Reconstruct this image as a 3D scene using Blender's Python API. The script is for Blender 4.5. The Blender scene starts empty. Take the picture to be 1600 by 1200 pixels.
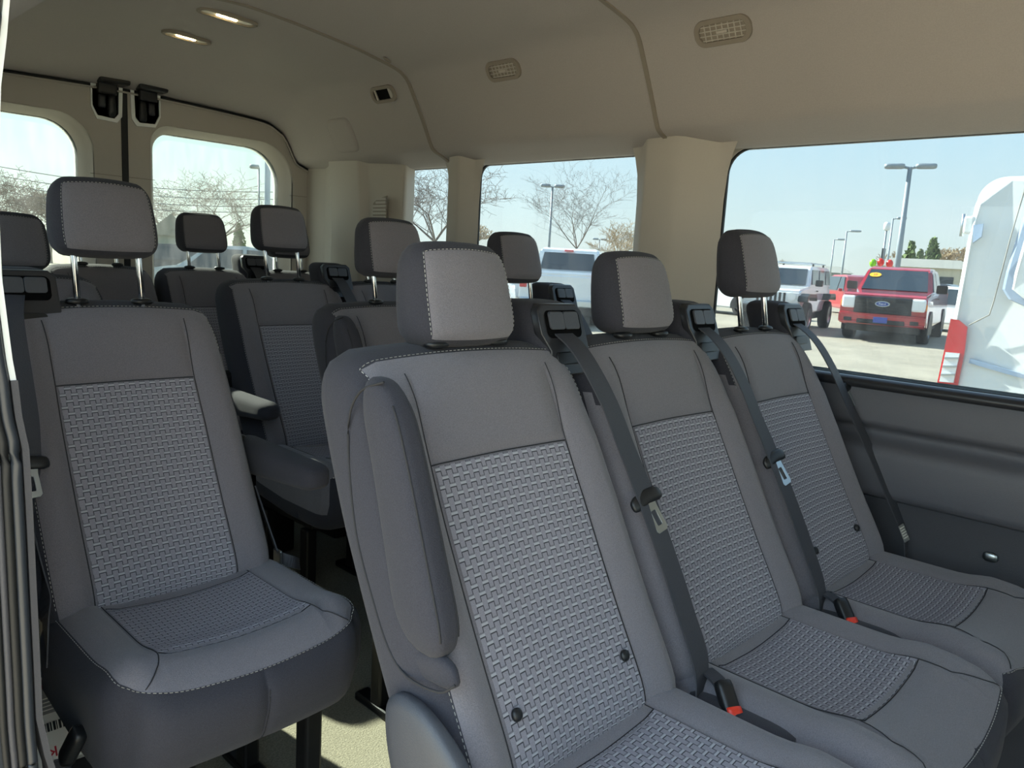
import bpy, bmesh, math, random
import numpy as np
from mathutils import Vector, Matrix
random.seed(7)
CZ = 1.12            # camera height above the van floor
G = CZ - 1.50        # height of the car park surface
C = bpy.context.scene.collection
scene = bpy.context.scene

# ------------------------------------------------------------------ camera
ROT = np.array([[0.6939131, 0.07382054, -0.71626471], [-0.7178904, 0.1480649, -0.68022802], [0.05583886, 0.98621869, 0.15573923]])
FPX = 1212.848
cd = bpy.data.cameras.new('camera'); cam = bpy.data.objects.new('camera', cd); C.objects.link(cam)
cd.sensor_width = 36; cd.lens = FPX / 1600 * 36; cd.clip_start = 0.02; cd.clip_end = 900
m4 = Matrix([list(ROT[i]) + [0] for i in range(3)] + [[0, 0, 0, 1]])
m4.translation = Vector((0, 0, CZ)); cam.matrix_world = m4
scene.camera = cam

def ray(x, y):
    return Vector(ROT @ np.array([x - 800.0, -(y - 600.0), -FPX]))
def far(x, y, dist):
    """point on the sight line of a pixel at a horizontal distance"""
    d = ray(x, y); k = dist / math.hypot(d.x, d.y); return Vector((0, 0, CZ)) + d * k
def onground(x, dist, z=G):
    p = far(x, 430, dist); return Vector((p.x, p.y, z))

# ------------------------------------------------------------------ light
SUN_DIR = Vector((-0.105, 1.0, 0.63)).normalized()
sd = bpy.data.lights.new('sun', 'SUN'); sd.energy = 19.0; sd.angle = math.radians(0.6); sd.color = (1.0, 0.92, 0.76)
so = bpy.data.objects.new('sun', sd); C.objects.link(so); so.rotation_euler = SUN_DIR.to_track_quat('Z', 'Y').to_euler(); so.location = (0, 20, 20)
w = bpy.data.worlds.new('sky'); scene.world = w; w.use_nodes = True
nt = w.node_tree; nt.nodes.clear()
def N(nt, t, **k):
    n = nt.nodes.new(t)
    for a, b in k.items(): setattr(n, a, b)
    return n
tc = N(nt, 'ShaderNodeTexCoord'); sx = N(nt, 'ShaderNodeSeparateXYZ'); nt.links.new(tc.outputs['Generated'], sx.inputs[0])
rmp = N(nt, 'ShaderNodeValToRGB'); nt.links.new(sx.outputs['Z'], rmp.inputs[0])
el = rmp.color_ramp.elements
el[0].position = 0.0; el[0].color = (0.88, 0.88, 0.74, 1)
el[1].position = 1.0; el[1].color = (0.42, 0.58, 0.80, 1)
for p_, c_ in ((0.06, (0.80, 0.88, 0.80, 1)), (0.16, (0.67, 0.84, 0.87, 1)), (0.32, (0.54, 0.76, 0.92, 1))):
    e = el.new(p_); e.color = c_
dt = N(nt, 'ShaderNodeVectorMath', operation='DOT_PRODUCT'); dt.inputs[1].default_value = SUN_DIR; nt.links.new(tc.outputs['Generated'], dt.inputs[0])
mx = N(nt, 'ShaderNodeMath', operation='MAXIMUM'); nt.links.new(dt.outputs['Value'], mx.inputs[0]); mx.inputs[1].default_value = 0
pw = N(nt, 'ShaderNodeMath', operation='POWER'); nt.links.new(mx.outputs[0], pw.inputs[0]); pw.inputs[1].default_value = 4
ns = N(nt, 'ShaderNodeTexNoise'); mp = N(nt, 'ShaderNodeMapping'); mp.inputs['Scale'].default_value = (1.2, 1.2, 6); nt.links.new(tc.outputs['Generated'], mp.inputs[0]); nt.links.new(mp.outputs[0], ns.inputs[0])
ns.inputs['Scale'].default_value = 2.0; ns.inputs['Detail'].default_value = 5
cr = N(nt, 'ShaderNodeMapRange'); nt.links.new(ns.outputs[0], cr.inputs[0]); cr.inputs[1].default_value = .5; cr.inputs[2].default_value = .75; cr.inputs[4].default_value = .35
cm = N(nt, 'ShaderNodeMix', data_type='RGBA'); nt.links.new(cr.outputs[0], cm.inputs[0]); nt.links.new(rmp.outputs[0], cm.inputs[6]); cm.inputs[7].default_value = (1.0, 0.98, 0.93, 1)
hs = N(nt, 'ShaderNodeMath', operation='MULTIPLY_ADD'); nt.links.new(pw.outputs[0], hs.inputs[0]); hs.inputs[1].default_value = 0.55; hs.inputs[2].default_value = 1.0
vm = N(nt, 'ShaderNodeVectorMath', operation='SCALE'); nt.links.new(cm.outputs[2], vm.inputs[0]); nt.links.new(hs.outputs[0], vm.inputs['Scale'])
bg = N(nt, 'ShaderNodeBackground'); nt.links.new(vm.outputs[0], bg.inputs[0]); bg.inputs[1].default_value = 1.35
ow = N(nt, 'ShaderNodeOutputWorld'); nt.links.new(bg.outputs[0], ow.inputs[0])
scene.view_settings.view_transform = 'Standard'; scene.view_settings.look = 'None'
scene.view_settings.gamma = 1; scene.view_settings.use_curve_mapping = False
scene.view_settings.exposure = 1.36

# ------------------------------------------------------------------ materials
def S(h):
    h = h.lstrip('#'); r = [int(h[i:i + 2], 16) / 255 for i in (0, 2, 4)]
    return tuple(c / 12.92 if c <= .04045 else ((c + .055) / 1.055) ** 2.4 for c in r) + (1,)
M = {}
def mat(name, col, rough=.6, metal=0, bump=0, bscale=400, var=0, vscale=60, spec=.5, coat=0, emit=None, sheen=0, trans=0):
    m = bpy.data.materials.new(name); m.use_nodes = True; nt = m.node_tree; b = nt.nodes['Principled BSDF']
    b.inputs['Base Color'].default_value = col; b.inputs['Roughness'].default_value = rough; b.inputs['Metallic'].default_value = metal
    b.inputs['Specular IOR Level'].default_value = spec; b.inputs['Coat Weight'].default_value = coat
    if sheen: b.inputs['Sheen Weight'].default_value = sheen; b.inputs['Sheen Roughness'].default_value = .5
    if emit: b.inputs['Emission Color'].default_value = col; b.inputs['Emission Strength'].default_value = emit
    t = N(nt, 'ShaderNodeTexCoord')
    if var:
        n = N(nt, 'ShaderNodeTexNoise'); n.inputs['Scale'].default_value = vscale; n.inputs['Detail'].default_value = 4; nt.links.new(t.outputs['Object'], n.inputs[0])
        r = N(nt, 'ShaderNodeMapRange'); nt.links.new(n.outputs[0], r.inputs[0]); r.inputs[1].default_value = .25; r.inputs[2].default_value = .75
        r.inputs[3].default_value = 1 - var; r.inputs[4].default_value = 1 + var
        v = N(nt, 'ShaderNodeVectorMath', operation='SCALE'); v.inputs[0].default_value = col[:3]; nt.links.new(r.outputs[0], v.inputs['Scale']); nt.links.new(v.outputs[0], b.inputs['Base Color'])
    if bump:
        n = N(nt, 'ShaderNodeTexNoise'); n.inputs['Scale'].default_value = bscale; n.inputs['Detail'].default_value = 2; nt.links.new(t.outputs['Object'], n.inputs[0])
        bp = N(nt, 'ShaderNodeBump'); bp.inputs['Strength'].default_value = bump; bp.inputs['Distance'].default_value = .002; nt.links.new(n.outputs[0], bp.inputs['Height']); nt.links.new(bp.outputs[0], b.inputs['Normal'])
    M[name] = m; return m
mat('seat_grey', S('757278'), .9, bump=.35, bscale=900, var=.22, vscale=700, spec=.2, sheen=.25)
mat('seat_dark', S('3a3a41'), .9, bump=.35, bscale=900, var=.20, vscale=700, spec=.15, sheen=.08)
mat('seam', S('2b2b2e'), .9)
mat('thread', S('a3a29e'), .8)
mat('belt', S('3e3f45'), .6, bump=.3, bscale=600, spec=.4)
mat('plastic_black', S('1c1d1f'), .38, bump=.08, bscale=900)
mat('plastic_grey', S('45474d'), .45, bump=.25, bscale=700, var=.05, vscale=500)
mat('plastic_guide', S('2c2d31'), .32)
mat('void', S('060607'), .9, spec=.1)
mat('chrome', S('e4e6e8'), .18, metal=1)
mat('steel', S('b8c0c4'), .3, metal=1)
mat('frame_metal', S('1a1a1b'), .4, metal=.3)
mat('red_button', S('e8402c'), .35, emit=None)
mat('headliner', S('aea8a3'), .95, bump=.3, bscale=500, var=.05, vscale=350, spec=.1)
mat('trim_beige', S('b8b2a8'), .55, bump=.1, bscale=600, var=.02, vscale=300, spec=.3)
mat('trim_seam', S('8d8478'), .7)
mat('panel_grey', S('5c5d64'), .5, bump=.3, bscale=800, var=.06, vscale=500)
mat('panel_dark', S('36373d'), .6, bump=.3, bscale=800, var=.08, vscale=500)
mat('rubber', S('141516'), .6)
mat('body_white', S('eef0ec'), .25, coat=.5)
mat('jamb', S('2e3238'), .4, coat=.1)
mat('jamb_trim', S('454448'), .6, bump=.2, bscale=500)
mat('carpet', S('8f8b7c'), .95, bump=.8, bscale=260, var=.3, vscale=240, spec=.1)
mat('rail', S('303134'), .35, metal=.8)
mat('lamp_lens', S('e8e2d2'), .3)
mat('bulb', S('ffe9b0'), .3, emit=6)
mat('paper', S('e6e4dc'), .6)
mat('paper_grey', S('8c8b88'), .6)
mat('ink', S('1b1b1d'), .7)
mat('ink_red', S('b3182b'), .6)
mat('ink_orange', S('e8813a'), .6)

class X:      # tiny node-expression helper
    def __init__(s, nt, sock): s.nt, s.s = nt, sock
    def _op(s, op, o=None, o2=None):
        n = N(s.nt, 'ShaderNodeMath', operation=op); s.nt.links.new(s.s, n.inputs[0])
        for i, q in ((1, o), (2, o2)):
            if q is None: continue
            if isinstance(q, X): s.nt.links.new(q.s, n.inputs[i])
            else: n.inputs[i].default_value = q
        return X(s.nt, n.outputs[0])
    def __add__(s, o): return s._op('ADD', o)
    def __sub__(s, o): return s._op('SUBTRACT', o)
    def __mul__(s, o): return s._op('MULTIPLY', o)
    def floor(s): return s._op('FLOOR')
    def frac(s): return s._op('FRACT')
    def abs(s): return s._op('ABSOLUTE')
    def lt(s, o): return s._op('LESS_THAN', o)
    def gt(s, o): return s._op('GREATER_THAN', o)
    def mod(s, o): return s._op('FLOORED_MODULO', o)
    def mx(s, o): return s._op('MAXIMUM', o)

def weave(name, base, light, dark):
    m = bpy.data.materials.new(name); m.use_nodes = True; nt = m.node_tree; b = nt.nodes['Principled BSDF']
    b.inputs['Roughness'].default_value = .85; b.inputs['Specular IOR Level'].default_value = .2
    uv = N(nt, 'ShaderNodeUVMap'); uv.uv_map = 'UVMap'; sp = N(nt, 'ShaderNodeSeparateXYZ'); nt.links.new(uv.outputs[0], sp.inputs[0])
    u, v = X(nt, sp.outputs[0]), X(nt, sp.outputs[1])
    vr = v * (1 / .0121); row = vr.floor(); fv = vr.frac()
    fu = (u * (1 / .0190) + row.mod(2) * .5 + 20).frac()
    inn = (fu - .30).abs().lt(.27)                       # upper half of the meander
    dash = (fv - .86).abs().lt(.13) * inn
    top = (fv - .66).abs().lt(.07) * inn
    bot = (fv - .12).abs().lt(.07) * (fu - .78).abs().lt(.24)
    side = ((fu - .03).abs().lt(.035)).mx((fu - .57).abs().lt(.035)) * (fv - .39).abs().lt(.31)
    line = top.mx(bot * .45).mx(side)
    nz = N(nt, 'ShaderNodeTexNoise'); nz.inputs['Scale'].default_value = 900; nt.links.new(uv.outputs[0], nz.inputs[0])
    g = N(nt, 'ShaderNodeVectorMath', operation='SCALE'); g.inputs[0].default_value = base[:3]
    gm = N(nt, 'ShaderNodeMapRange'); nt.links.new(nz.outputs[0], gm.inputs[0]); gm.inputs[1].default_value = .3; gm.inputs[2].default_value = .7; gm.inputs[3].default_value = .82; gm.inputs[4].default_value = 1.18
    nt.links.new(gm.outputs[0], g.inputs['Scale'])
    a = N(nt, 'ShaderNodeMix', data_type='RGBA'); nt.links.new(dash.s, a.inputs[0]); nt.links.new(g.outputs[0], a.inputs[6]); a.inputs[7].default_value = light
    c = N(nt, 'ShaderNodeMix', data_type='RGBA'); nt.links.new(line.s, c.inputs[0]); nt.links.new(a.outputs[2], c.inputs[6]); c.inputs[7].default_value = dark
    nt.links.new(c.outputs[2], b.inputs['Base Color'])
    hgt = dash * .5 - line
    bp = N(nt, 'ShaderNodeBump'); bp.inputs['Strength'].default_value = .5; bp.inputs['Distance'].default_value = .001; nt.links.new(hgt.s, bp.inputs['Height']); nt.links.new(bp.outputs[0], b.inputs['Normal'])
    M[name] = m
weave('weave', S('8c8a93'), S('a9a9b0'), S('45454b'))

def glassmat(name, tint, refl=.08, dirt=.03):
    m = bpy.data.materials.new(name); m.use_nodes = True; nt = m.node_tree; nt.nodes.clear()
    tr = N(nt, 'ShaderNodeBsdfTransparent'); tr.inputs[0].default_value = tint
    gl = N(nt, 'ShaderNodeBsdfGlossy'); gl.inputs['Roughness'].default_value = .02; gl.inputs[0].default_value = (1, 1, 1, 1)
    df = N(nt, 'ShaderNodeBsdfTranslucent'); df.inputs[0].default_value = (.8, .82, .85, 1)
    lw = N(nt, 'ShaderNodeLayerWeight'); lw.inputs[0].default_value = .5
    pw_ = N(nt, 'ShaderNodeMath', operation='POWER'); nt.links.new(lw.outputs['Facing'], pw_.inputs[0]); pw_.inputs[1].default_value = 4
    fr = N(nt, 'ShaderNodeMath', operation='MULTIPLY_ADD'); nt.links.new(pw_.outputs[0], fr.inputs[0]); fr.inputs[1].default_value = .35; fr.inputs[2].default_value = .025
    t = N(nt, 'ShaderNodeTexCoord'); mp = N(nt, 'ShaderNodeMapping'); mp.inputs['Scale'].default_value = (14, 14, 3); nt.links.new(t.outputs['Object'], mp.inputs[0])
    n = N(nt, 'ShaderNodeTexNoise'); n.inputs['Scale'].default_value = 2; n.inputs['Detail'].default_value = 6; nt.links.new(mp.outputs[0], n.inputs[0])
    r = N(nt, 'ShaderNodeMapRange'); nt.links.new(n.outputs[0], r.inputs[0]); r.inputs[1].default_value = .35; r.inputs[2].default_value = .8; r.inputs[3].default_value = dirt * .4; r.inputs[4].default_value = dirt * 2
    m1 = N(nt, 'ShaderNodeMixShader'); nt.links.new(r.outputs[0], m1.inputs[0]); nt.links.new(tr.outputs[0], m1.inputs[1]); nt.links.new(df.outputs[0], m1.inputs[2])
    m2 = N(nt, 'ShaderNodeMixShader'); nt.links.new(fr.outputs[0], m2.inputs[0]); nt.links.new(m1.outputs[0], m2.inputs[1]); nt.links.new(gl.outputs[0], m2.inputs[2])
    o = N(nt, 'ShaderNodeOutputMaterial'); nt.links.new(m2.outputs[0], o.inputs[0]); M[name] = m
glassmat('privacy_glass', (.50, .54, .57, 1), dirt=.025)
glassmat('clear_glass', (.86, .90, .89, 1), dirt=.01)
glassmat('rear_glass', (.50, .54, .53, 1), dirt=.010)

# ------------------------------------------------------------------ object helpers
def tag(o, label=None, cat=None, group=None, kind=None):
    if label: o['label'] = label
    if cat: o['category'] = cat
    if group: o['group'] = group
    if kind: o['kind'] = kind
    return o
def thing(name, loc=(0, 0, 0), label=None, cat=None, group=None, kind=None, rz=0):
    o = bpy.data.objects.new(name, None); C.objects.link(o); o.location = loc; o.rotation_euler = (0, 0, rz); o.empty_display_size = .1
    return tag(o, label, cat, group, kind)
def link(name, me, parent=None, loc=(0, 0, 0), rot=None):
    o = bpy.data.objects.new(name, me); C.objects.link(o); o.location = loc
    if rot: o.rotation_euler = rot
    if parent: o.parent = parent
    return o
def mesh(name, vs, fs, mats, midx=None, smooth=True, uvs=None):
    me = bpy.data.meshes.new(name); me.from_pydata([tuple(v) for v in vs], [], fs)
    for m in (mats if isinstance(mats, (list, tuple)) else [mats]): me.materials.append(M[m])
    if midx: me.polygons.foreach_set('material_index', midx)
    if smooth: me.polygons.foreach_set('use_smooth', [True] * len(me.polygons))
    if uvs is not None:
        l = me.uv_layers.new(name='UVMap')
        idx = np.empty(len(me.loops), dtype=np.int32); me.loops.foreach_get('vertex_index', idx)
        l.data.foreach_set('uv', np.array(uvs, dtype=np.float32)[idx].ravel())
    me.update(); return me

def lin(h, n, extra=(), lo=None):
    lo = -h if lo is None else lo
    a = [lo + (h - lo) * i / n for i in range(n + 1)]
    a = [q for q in a if all(abs(q - e) > (h - lo) / n * .3 for e in extra) or q in (lo, h) or abs(q - lo) < 1e-9 or abs(q - h) < 1e-9]
    return sorted(set([round(q, 5) for q in list(a) + list(extra)]))
def mapper(h, r, fn=None):
    def f(x, y, z):
        p = (x, y, z); q = [max(-(h[i] - r[i]), min(h[i] - r[i], p[i])) for i in range(3)]
        d = [(p[i] - q[i]) / r[i] for i in range(3)]
        L = math.sqrt(sum(a * a for a in d))
        if L > 1e-9:
            mxx = max(abs(a) for a in d); d = [a / L * mxx for a in d]
        o = [q[i] + d[i] * r[i] for i in range(3)]
        return Vector(fn(*o)) if fn else Vector(o)
    return f
def rbox(name, h, r, n=(8, 8, 8), fn=None, mats='seat_grey', matfn=None, ex=((), (), ()), smooth=True):
    if not isinstance(r, (tuple, list)): r = (r, r, r)
    A = [lin(h[i], n[i], ex[i]) for i in range(3)]
    f = mapper(h, r, fn); idx = {}; vs = []; fs = []; mi = []
    def V(i, j, k):
        if (i, j, k) not in idx:
            idx[(i, j, k)] = len(vs); vs.append(f(A[0][i], A[1][j], A[2][k]))
        return idx[(i, j, k)]
    L = [len(a) for a in A]
    def face(side, q):
        fs.append([V(*c) for c in q])
        if matfn:
            c = [sum(A[i][p[i]] for p in q) / 4 for i in range(3)]; mi.append(matfn(side, *c))
        else: mi.append(0)
    for i in range(L[0] - 1):
        for k in range(L[2] - 1):
            face('-y', [(i, 0, k), (i + 1, 0, k), (i + 1, 0, k + 1), (i, 0, k + 1)])
            J = L[1] - 1; face('+y', [(i, J, k), (i, J, k + 1), (i + 1, J, k + 1), (i + 1, J, k)])
        for j in range(L[1] - 1):
            face('-z', [(i, j, 0), (i, j + 1, 0), (i + 1, j + 1, 0), (i + 1, j, 0)])
            K = L[2] - 1; face('+z', [(i, j, K), (i + 1, j, K), (i + 1, j + 1, K), (i, j + 1, K)])
    for j in range(L[1] - 1):
        for k in range(L[2] - 1):
            face('-x', [(0, j, k), (0, j, k + 1), (0, j + 1, k + 1), (0, j + 1, k)])
            I = L[0] - 1; face('+x', [(I, j, k), (I, j + 1, k), (I, j + 1, k + 1), (I, j, k + 1)])
    return mesh(name, vs, fs, mats, mi, smooth)
def box(name, lo, hi, m, r=.004):
    h = [(hi[i] - lo[i]) / 2 for i in range(3)]; c = [(hi[i] + lo[i]) / 2 for i in range(3)]
    r = min(r, min(h) * .9)
    ex = [(-(h[i] - r), h[i] - r) for i in range(3)]
    return rbox(name, h, r, (1, 1, 1), lambda x, y, z: (x + c[0], y + c[1], z + c[2]), m, ex=ex, smooth=False)
def gridsurf(name, us, vs_, f, mats, uvf=None, midx=None, flip=False):
    vs = [f(u, v) for v in vs_ for u in us]; n = len(us); fs = []; mi = []
    for j in range(len(vs_) - 1):
        for i in range(n - 1):
            q = [j * n + i, j * n + i + 1, (j + 1) * n + i + 1, (j + 1) * n + i]
            fs.append(q[::-1] if flip else q); mi.append(midx(i, j) if midx else 0)
    uv = [uvf(u, v) for v in vs_ for u in us] if uvf else None
    return mesh(name, vs, fs, mats, mi, True, uv)
def tube(pts, r, n=8, m='rubber', name='tube', caps=True, rs=None, flat=None):
    pts = [Vector(p) for p in pts]; vs = []; fs = []
    for i, p in enumerate(pts):
        t = (pts[min(i + 1, len(pts) - 1)] - pts[max(i - 1, 0)]).normalized()
        a = t.cross(Vector((0, 0, 1)))
        if a.length < .05: a = t.cross(Vector((0, 1, 0)))
        a.normalize(); b = t.cross(a).normalized(); R = rs[i] if rs else r
        for k in range(n):
            th = 2 * math.pi * k / n; vs.append(p + a * (R * math.cos(th)) + b * (R * math.sin(th)))
    for i in range(len(pts) - 1):
        for k in range(n):
            fs.append([i * n + k, i * n + (k + 1) % n, (i + 1) * n + (k + 1) % n, (i + 1) * n + k])
    if caps: fs.append(list(range(n))[::-1]); fs.append([(len(pts) - 1) * n + k for k in range(n)])
    return mesh(name, vs, fs, m)
def catmull(P, k=8):
    P = [Vector(p) for p in P]; out = []
    for i in range(len(P) - 1):
        a, b, c, d = P[max(i - 1, 0)], P[i], P[i + 1], P[min(i + 2, len(P) - 1)]
        for j in range(k):
            t = j / k; out.append(.5 * ((2 * b) + (c - a) * t + (2 * a - 5 * b + 4 * c - d) * t * t + (3 * b - a - 3 * c + d) * t ** 3))
    out.append(P[-1]); return out
def ribbon(name, P, W, wdir, th=.0016, m='belt', k=8):
    """strap: P control points, wdir width direction (vector or one per point)"""
    Q = catmull(P, k)
    D = catmull(wdir, k) if isinstance(wdir, list) else [Vector(wdir)] * len(Q)
    vs = []; fs = []
    for i, p in enumerate(Q):
        t = (Q[min(i + 1, len(Q) - 1)] - Q[max(i - 1, 0)]).normalized(); d = D[i].normalized(); d = (d - t * d.dot(t)).normalized(); nn = t.cross(d).normalized()
        for s1, s2 in ((-1, -1), (1, -1), (1, 1), (-1, 1)): vs.append(p + d * (W / 2 * s1) + nn * (th / 2 * s2))
    for i in range(len(Q) - 1):
        for k_ in range(4): fs.append([i * 4 + k_, i * 4 + (k_ + 1) % 4, i * 4 + 4 + (k_ + 1) % 4, i * 4 + 4 + k_])
    fs.append([3, 2, 1, 0]); e = 4 * (len(Q) - 1); fs.append([e, e + 1, e + 2, e + 3])
    return mesh(name, vs, fs, m, smooth=False)
def dashes(name, P, dash=.0045, gap=.003, r=.0007, m='thread'):
    P = [Vector(p) for p in P]; vs = []; fs = []; L = 0; segs = []
    cum = [0]
    for i in range(len(P) - 1): cum.append(cum[-1] + (P[i + 1] - P[i]).length)
    def at(s):
        s = max(0, min(cum[-1], s))
        import bisect
        i = min(max(bisect.bisect(cum, s) - 1, 0), len(P) - 2); d = cum[i + 1] - cum[i]
        return P[i].lerp(P[i + 1], (s - cum[i]) / d if d > 1e-9 else 0)
    s = 0
    while s < cum[-1] - dash:
        a, b = at(s), at(s + dash); t = (b - a)
        if t.length > 1e-6:
            t.normalize(); u = t.cross(Vector((.3, .5, .8))).normalized(); v = t.cross(u); o = len(vs)
            for q in (a, b):
                for th in (0, 2.094, 4.189): vs.append(q + u * (r * math.cos(th)) + v * (r * math.sin(th)))
            for k in range(3): fs.append([o + k, o + (k + 1) % 3, o + 3 + (k + 1) % 3, o + 3 + k])
            fs.append([o + 2, o + 1, o]); fs.append([o + 3, o + 4, o + 5])
        s += dash + gap
    return mesh(name, vs, fs, m, smooth=False)
def rrect(x0, x1, y0, y1, r, n=8):
    rs = r if isinstance(r, (list, tuple)) else [r] * 4     # corners: (x1,y1),(x0,y1),(x0,y0),(x1,y0)
    out = []
    for (cx, cy, a0, rr) in ((x1 - rs[0], y1 - rs[0], 0, rs[0]), (x0 + rs[1], y1 - rs[1], 90, rs[1]), (x0 + rs[2], y0 + rs[2], 180, rs[2]), (x1 - rs[3], y0 + rs[3], 270, rs[3])):
        for i in range(n + 1):
            a = math.radians(a0 + 90 * i / n); out.append((cx + rr * math.cos(a), cy + rr * math.sin(a)))
    return out
def plate(name, outline, holes, th, frame, m, bevel=0):
    """flat plate with holes; frame(u, v, w) -> point"""
    cu = bpy.data.curves.new('c', 'CURVE'); cu.dimensions = '2D'; cu.fill_mode = 'BOTH'; cu.extrude = th / 2; cu.bevel_depth = bevel
    for loop in [outline] + list(holes):
        sp = cu.splines.new('POLY'); sp.points.add(len(loop) - 1)
        for i, (a, b) in enumerate(loop): sp.points[i].co = (a, b, 0, 1)
        sp.use_cyclic_u = True
    o = bpy.data.objects.new('c', cu); C.objects.link(o)
    dg = bpy.context.evaluated_depsgraph_get(); me = bpy.data.meshes.new_from_object(o.evaluated_get(dg)); bpy.data.objects.remove(o); bpy.data.curves.remove(cu)
    for v in me.vertices: v.co = frame(*v.co)
    me.name = name; me.materials.clear(); me.materials.append(M[m])
    bm = bmesh.new(); bm.from_mesh(me); bmesh.ops.remove_doubles(bm, verts=bm.verts, dist=1e-5); bmesh.ops.recalc_face_normals(bm, faces=bm.faces); bm.to_mesh(me); bm.free()
    me.update(); return me
def text_mesh(s, size, m, frame, ext=.0004, align='CENTER'):
    cu = bpy.data.curves.new('t', 'FONT'); cu.body = s; cu.size = size; cu.extrude = ext; cu.align_x = align; cu.align_y = 'CENTER'
    o = bpy.data.objects.new('t', cu); C.objects.link(o)
    dg = bpy.context.evaluated_depsgraph_get(); me = bpy.data.meshes.new_from_object(o.evaluated_get(dg)); bpy.data.objects.remove(o); bpy.data.curves.remove(cu)
    for v in me.vertices: v.co = frame(*v.co)
    me.materials.clear(); me.materials.append(M[m]); me.name = 'lettering'; return me
def join(name, mes, mats=None):
    bm = bmesh.new(); allm = []
    out = bpy.data.meshes.new(name)
    for me in mes:
        base = len(allm); b2 = bmesh.new(); b2.from_mesh(me)
        tmp = bpy.data.meshes.new('tmp'); 
        for f in b2.faces: f.material_index += base
        b2.to_mesh(tmp); b2.free(); bm.from_mesh(tmp); bpy.data.meshes.remove(tmp)
        for mm in me.materials: allm.append(mm)
    bm.to_mesh(out); bm.free()
    for mm in allm: out.materials.append(mm)
    return out
# ================================================================== van shell
def R(z): return z + CZ
WX, WC = 2.0, 0.235           # inner wall planes, driver side and curb side
XM = 1.175                    # centre line at the rear doors
YD = 3.25                     # rear door plane
Y0 = -2.3
struct = lambda name, me, **k: tag(link(name, me), kind='structure', **k)

# floor, carpeted
def floorf(x, y, z): return (x + 1.12, y + .5, z - .02)
struct('floor', rbox('floor', (.90, 2.80, .02), .005, (2, 2, 1), floorf, 'carpet', smooth=False))

# ceiling: moulded headliner swept along the van
PROF = [(1.175, .700), (1.32, .692), (1.45, .680), (1.56, .668), (1.65, .653), (1.71, .642), (1.746, .632), (1.772, .617), (1.790, .597), (1.808, .567), (1.836, .520), (1.858, .482), (1.879, .443), (1.895, .412), (1.906, .395), (1.922, .384), (1.950, .374), (1.985, .360), (2.02, .348), (2.075, .346)]
full = [(2 * XM - x, z) for x, z in PROF[::-1]] + PROF[1:]
def ceil_pt(x, z, y):
    t = max(0, min(1, (y - 2.86) / .40)); t = t * t * (3 - 2 * t)
    if z > .50: z = .50 + (z - .50) * (1 - .68 * t)
    # tray edge towards the side near the rear corner
    return Vector((x, y, R(z)))
ys = [Y0 + (2.85 - Y0) * i / 20 for i in range(21)] + [2.85 + .40 * i / 12 for i in range(1, 13)]
vs, fs = [], []
for y in ys:
    for x, z in full: vs.append(ceil_pt(x, z, y))
n = len(full)
for j in range(len(ys) - 1):
    for i in range(n - 1): fs.append([j * n + i, j * n + i + 1, (j + 1) * n + i + 1, (j + 1) * n + i])
me = mesh('ceiling', vs, fs, 'headliner')
ceiling = struct('ceiling', me)
sol = ceiling.modifiers.new('s', 'SOLIDIFY'); sol.thickness = .012; sol.offset = 1
# outer roof skin
vs2 = [(x, y, z) for y in (Y0, YD + .12) for x, z in ((.20, R(.42)), (.22, R(.60)), (.36, R(.80)), (1.175, R(.86)), (2.0, R(.80)), (2.11, R(.60)), (2.13, R(.42)))]
struct('ceiling_outer_roof', mesh('roof', vs2, [[i, i + 1, i + 8, i + 7] for i in range(6)], 'body_white'))
# headliner joint strips
def strip(y, name, w=.016):
    P = []
    for x, z in full:
        if x > .30: P.append(Vector((x, y, ceil_pt(x, z, y).z - .0015)))
    me = ribbon(name, P, w, (0, 1, 0), .006, 'trim_seam', 3)
    return me
struct('trim_1', strip(2.28, 'trim')); struct('trim_2', strip(1.30, 'trim', .013))
# small fixing button beside the strip
b_ = tag(link('fixing_button', rbox('button', (.018, .008, .004), (.018, .008, .003), (4, 4, 2), None, 'trim_seam'), None, (1.66, 2.24, R(.645)), (0, .35, 0)), 'small oval grey fixing button beside the headliner joint strip', 'button')

# driver side wall with three windows
def fxw(x0): return lambda u, v, w: (x0 + w, u, R(v))
holes = [rrect(-.25, 1.158, -.243, .350, [.07] * 4), rrect(1.40, 2.183, -.243, .350, [.05] * 4), rrect(2.25, 2.622, -.243, .352, [.045] * 4)]
outl = [(Y0, -.235 - .06), (3.27, -.295), (3.27, .46), (Y0, .46)]
struct('wall_left', plate('wall', outl, holes, .012, fxw(WX + .056), 'trim_beige'))
for i, (h, hh) in enumerate(zip(holes, ((-.25, 1.158), (1.40, 2.183), (2.25, 2.622)))):
    wnd = thing('window_%d' % (i + 1), (WX + .05, (hh[0] + hh[1]) / 2, R(-.23)), kind='structure')
    big = rrect(hh[0] - .012, hh[1] + .012, -.255, .364, .07 if i == 0 else .05)
    sm = rrect(hh[0] + .004, hh[1] - .004, -.239, .346, .066 if i == 0 else .046)
    off = wnd.location
    for nm, me in (('seal', plate('seal', big, [sm], .012, fxw(WX + .062), 'rubber')), ('pane', plate('pane', big, [], .004, fxw(WX + .070), 'privacy_glass'))):
        for v in me.vertices: v.co = v.co - off
        link(nm, me, wnd)
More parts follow.
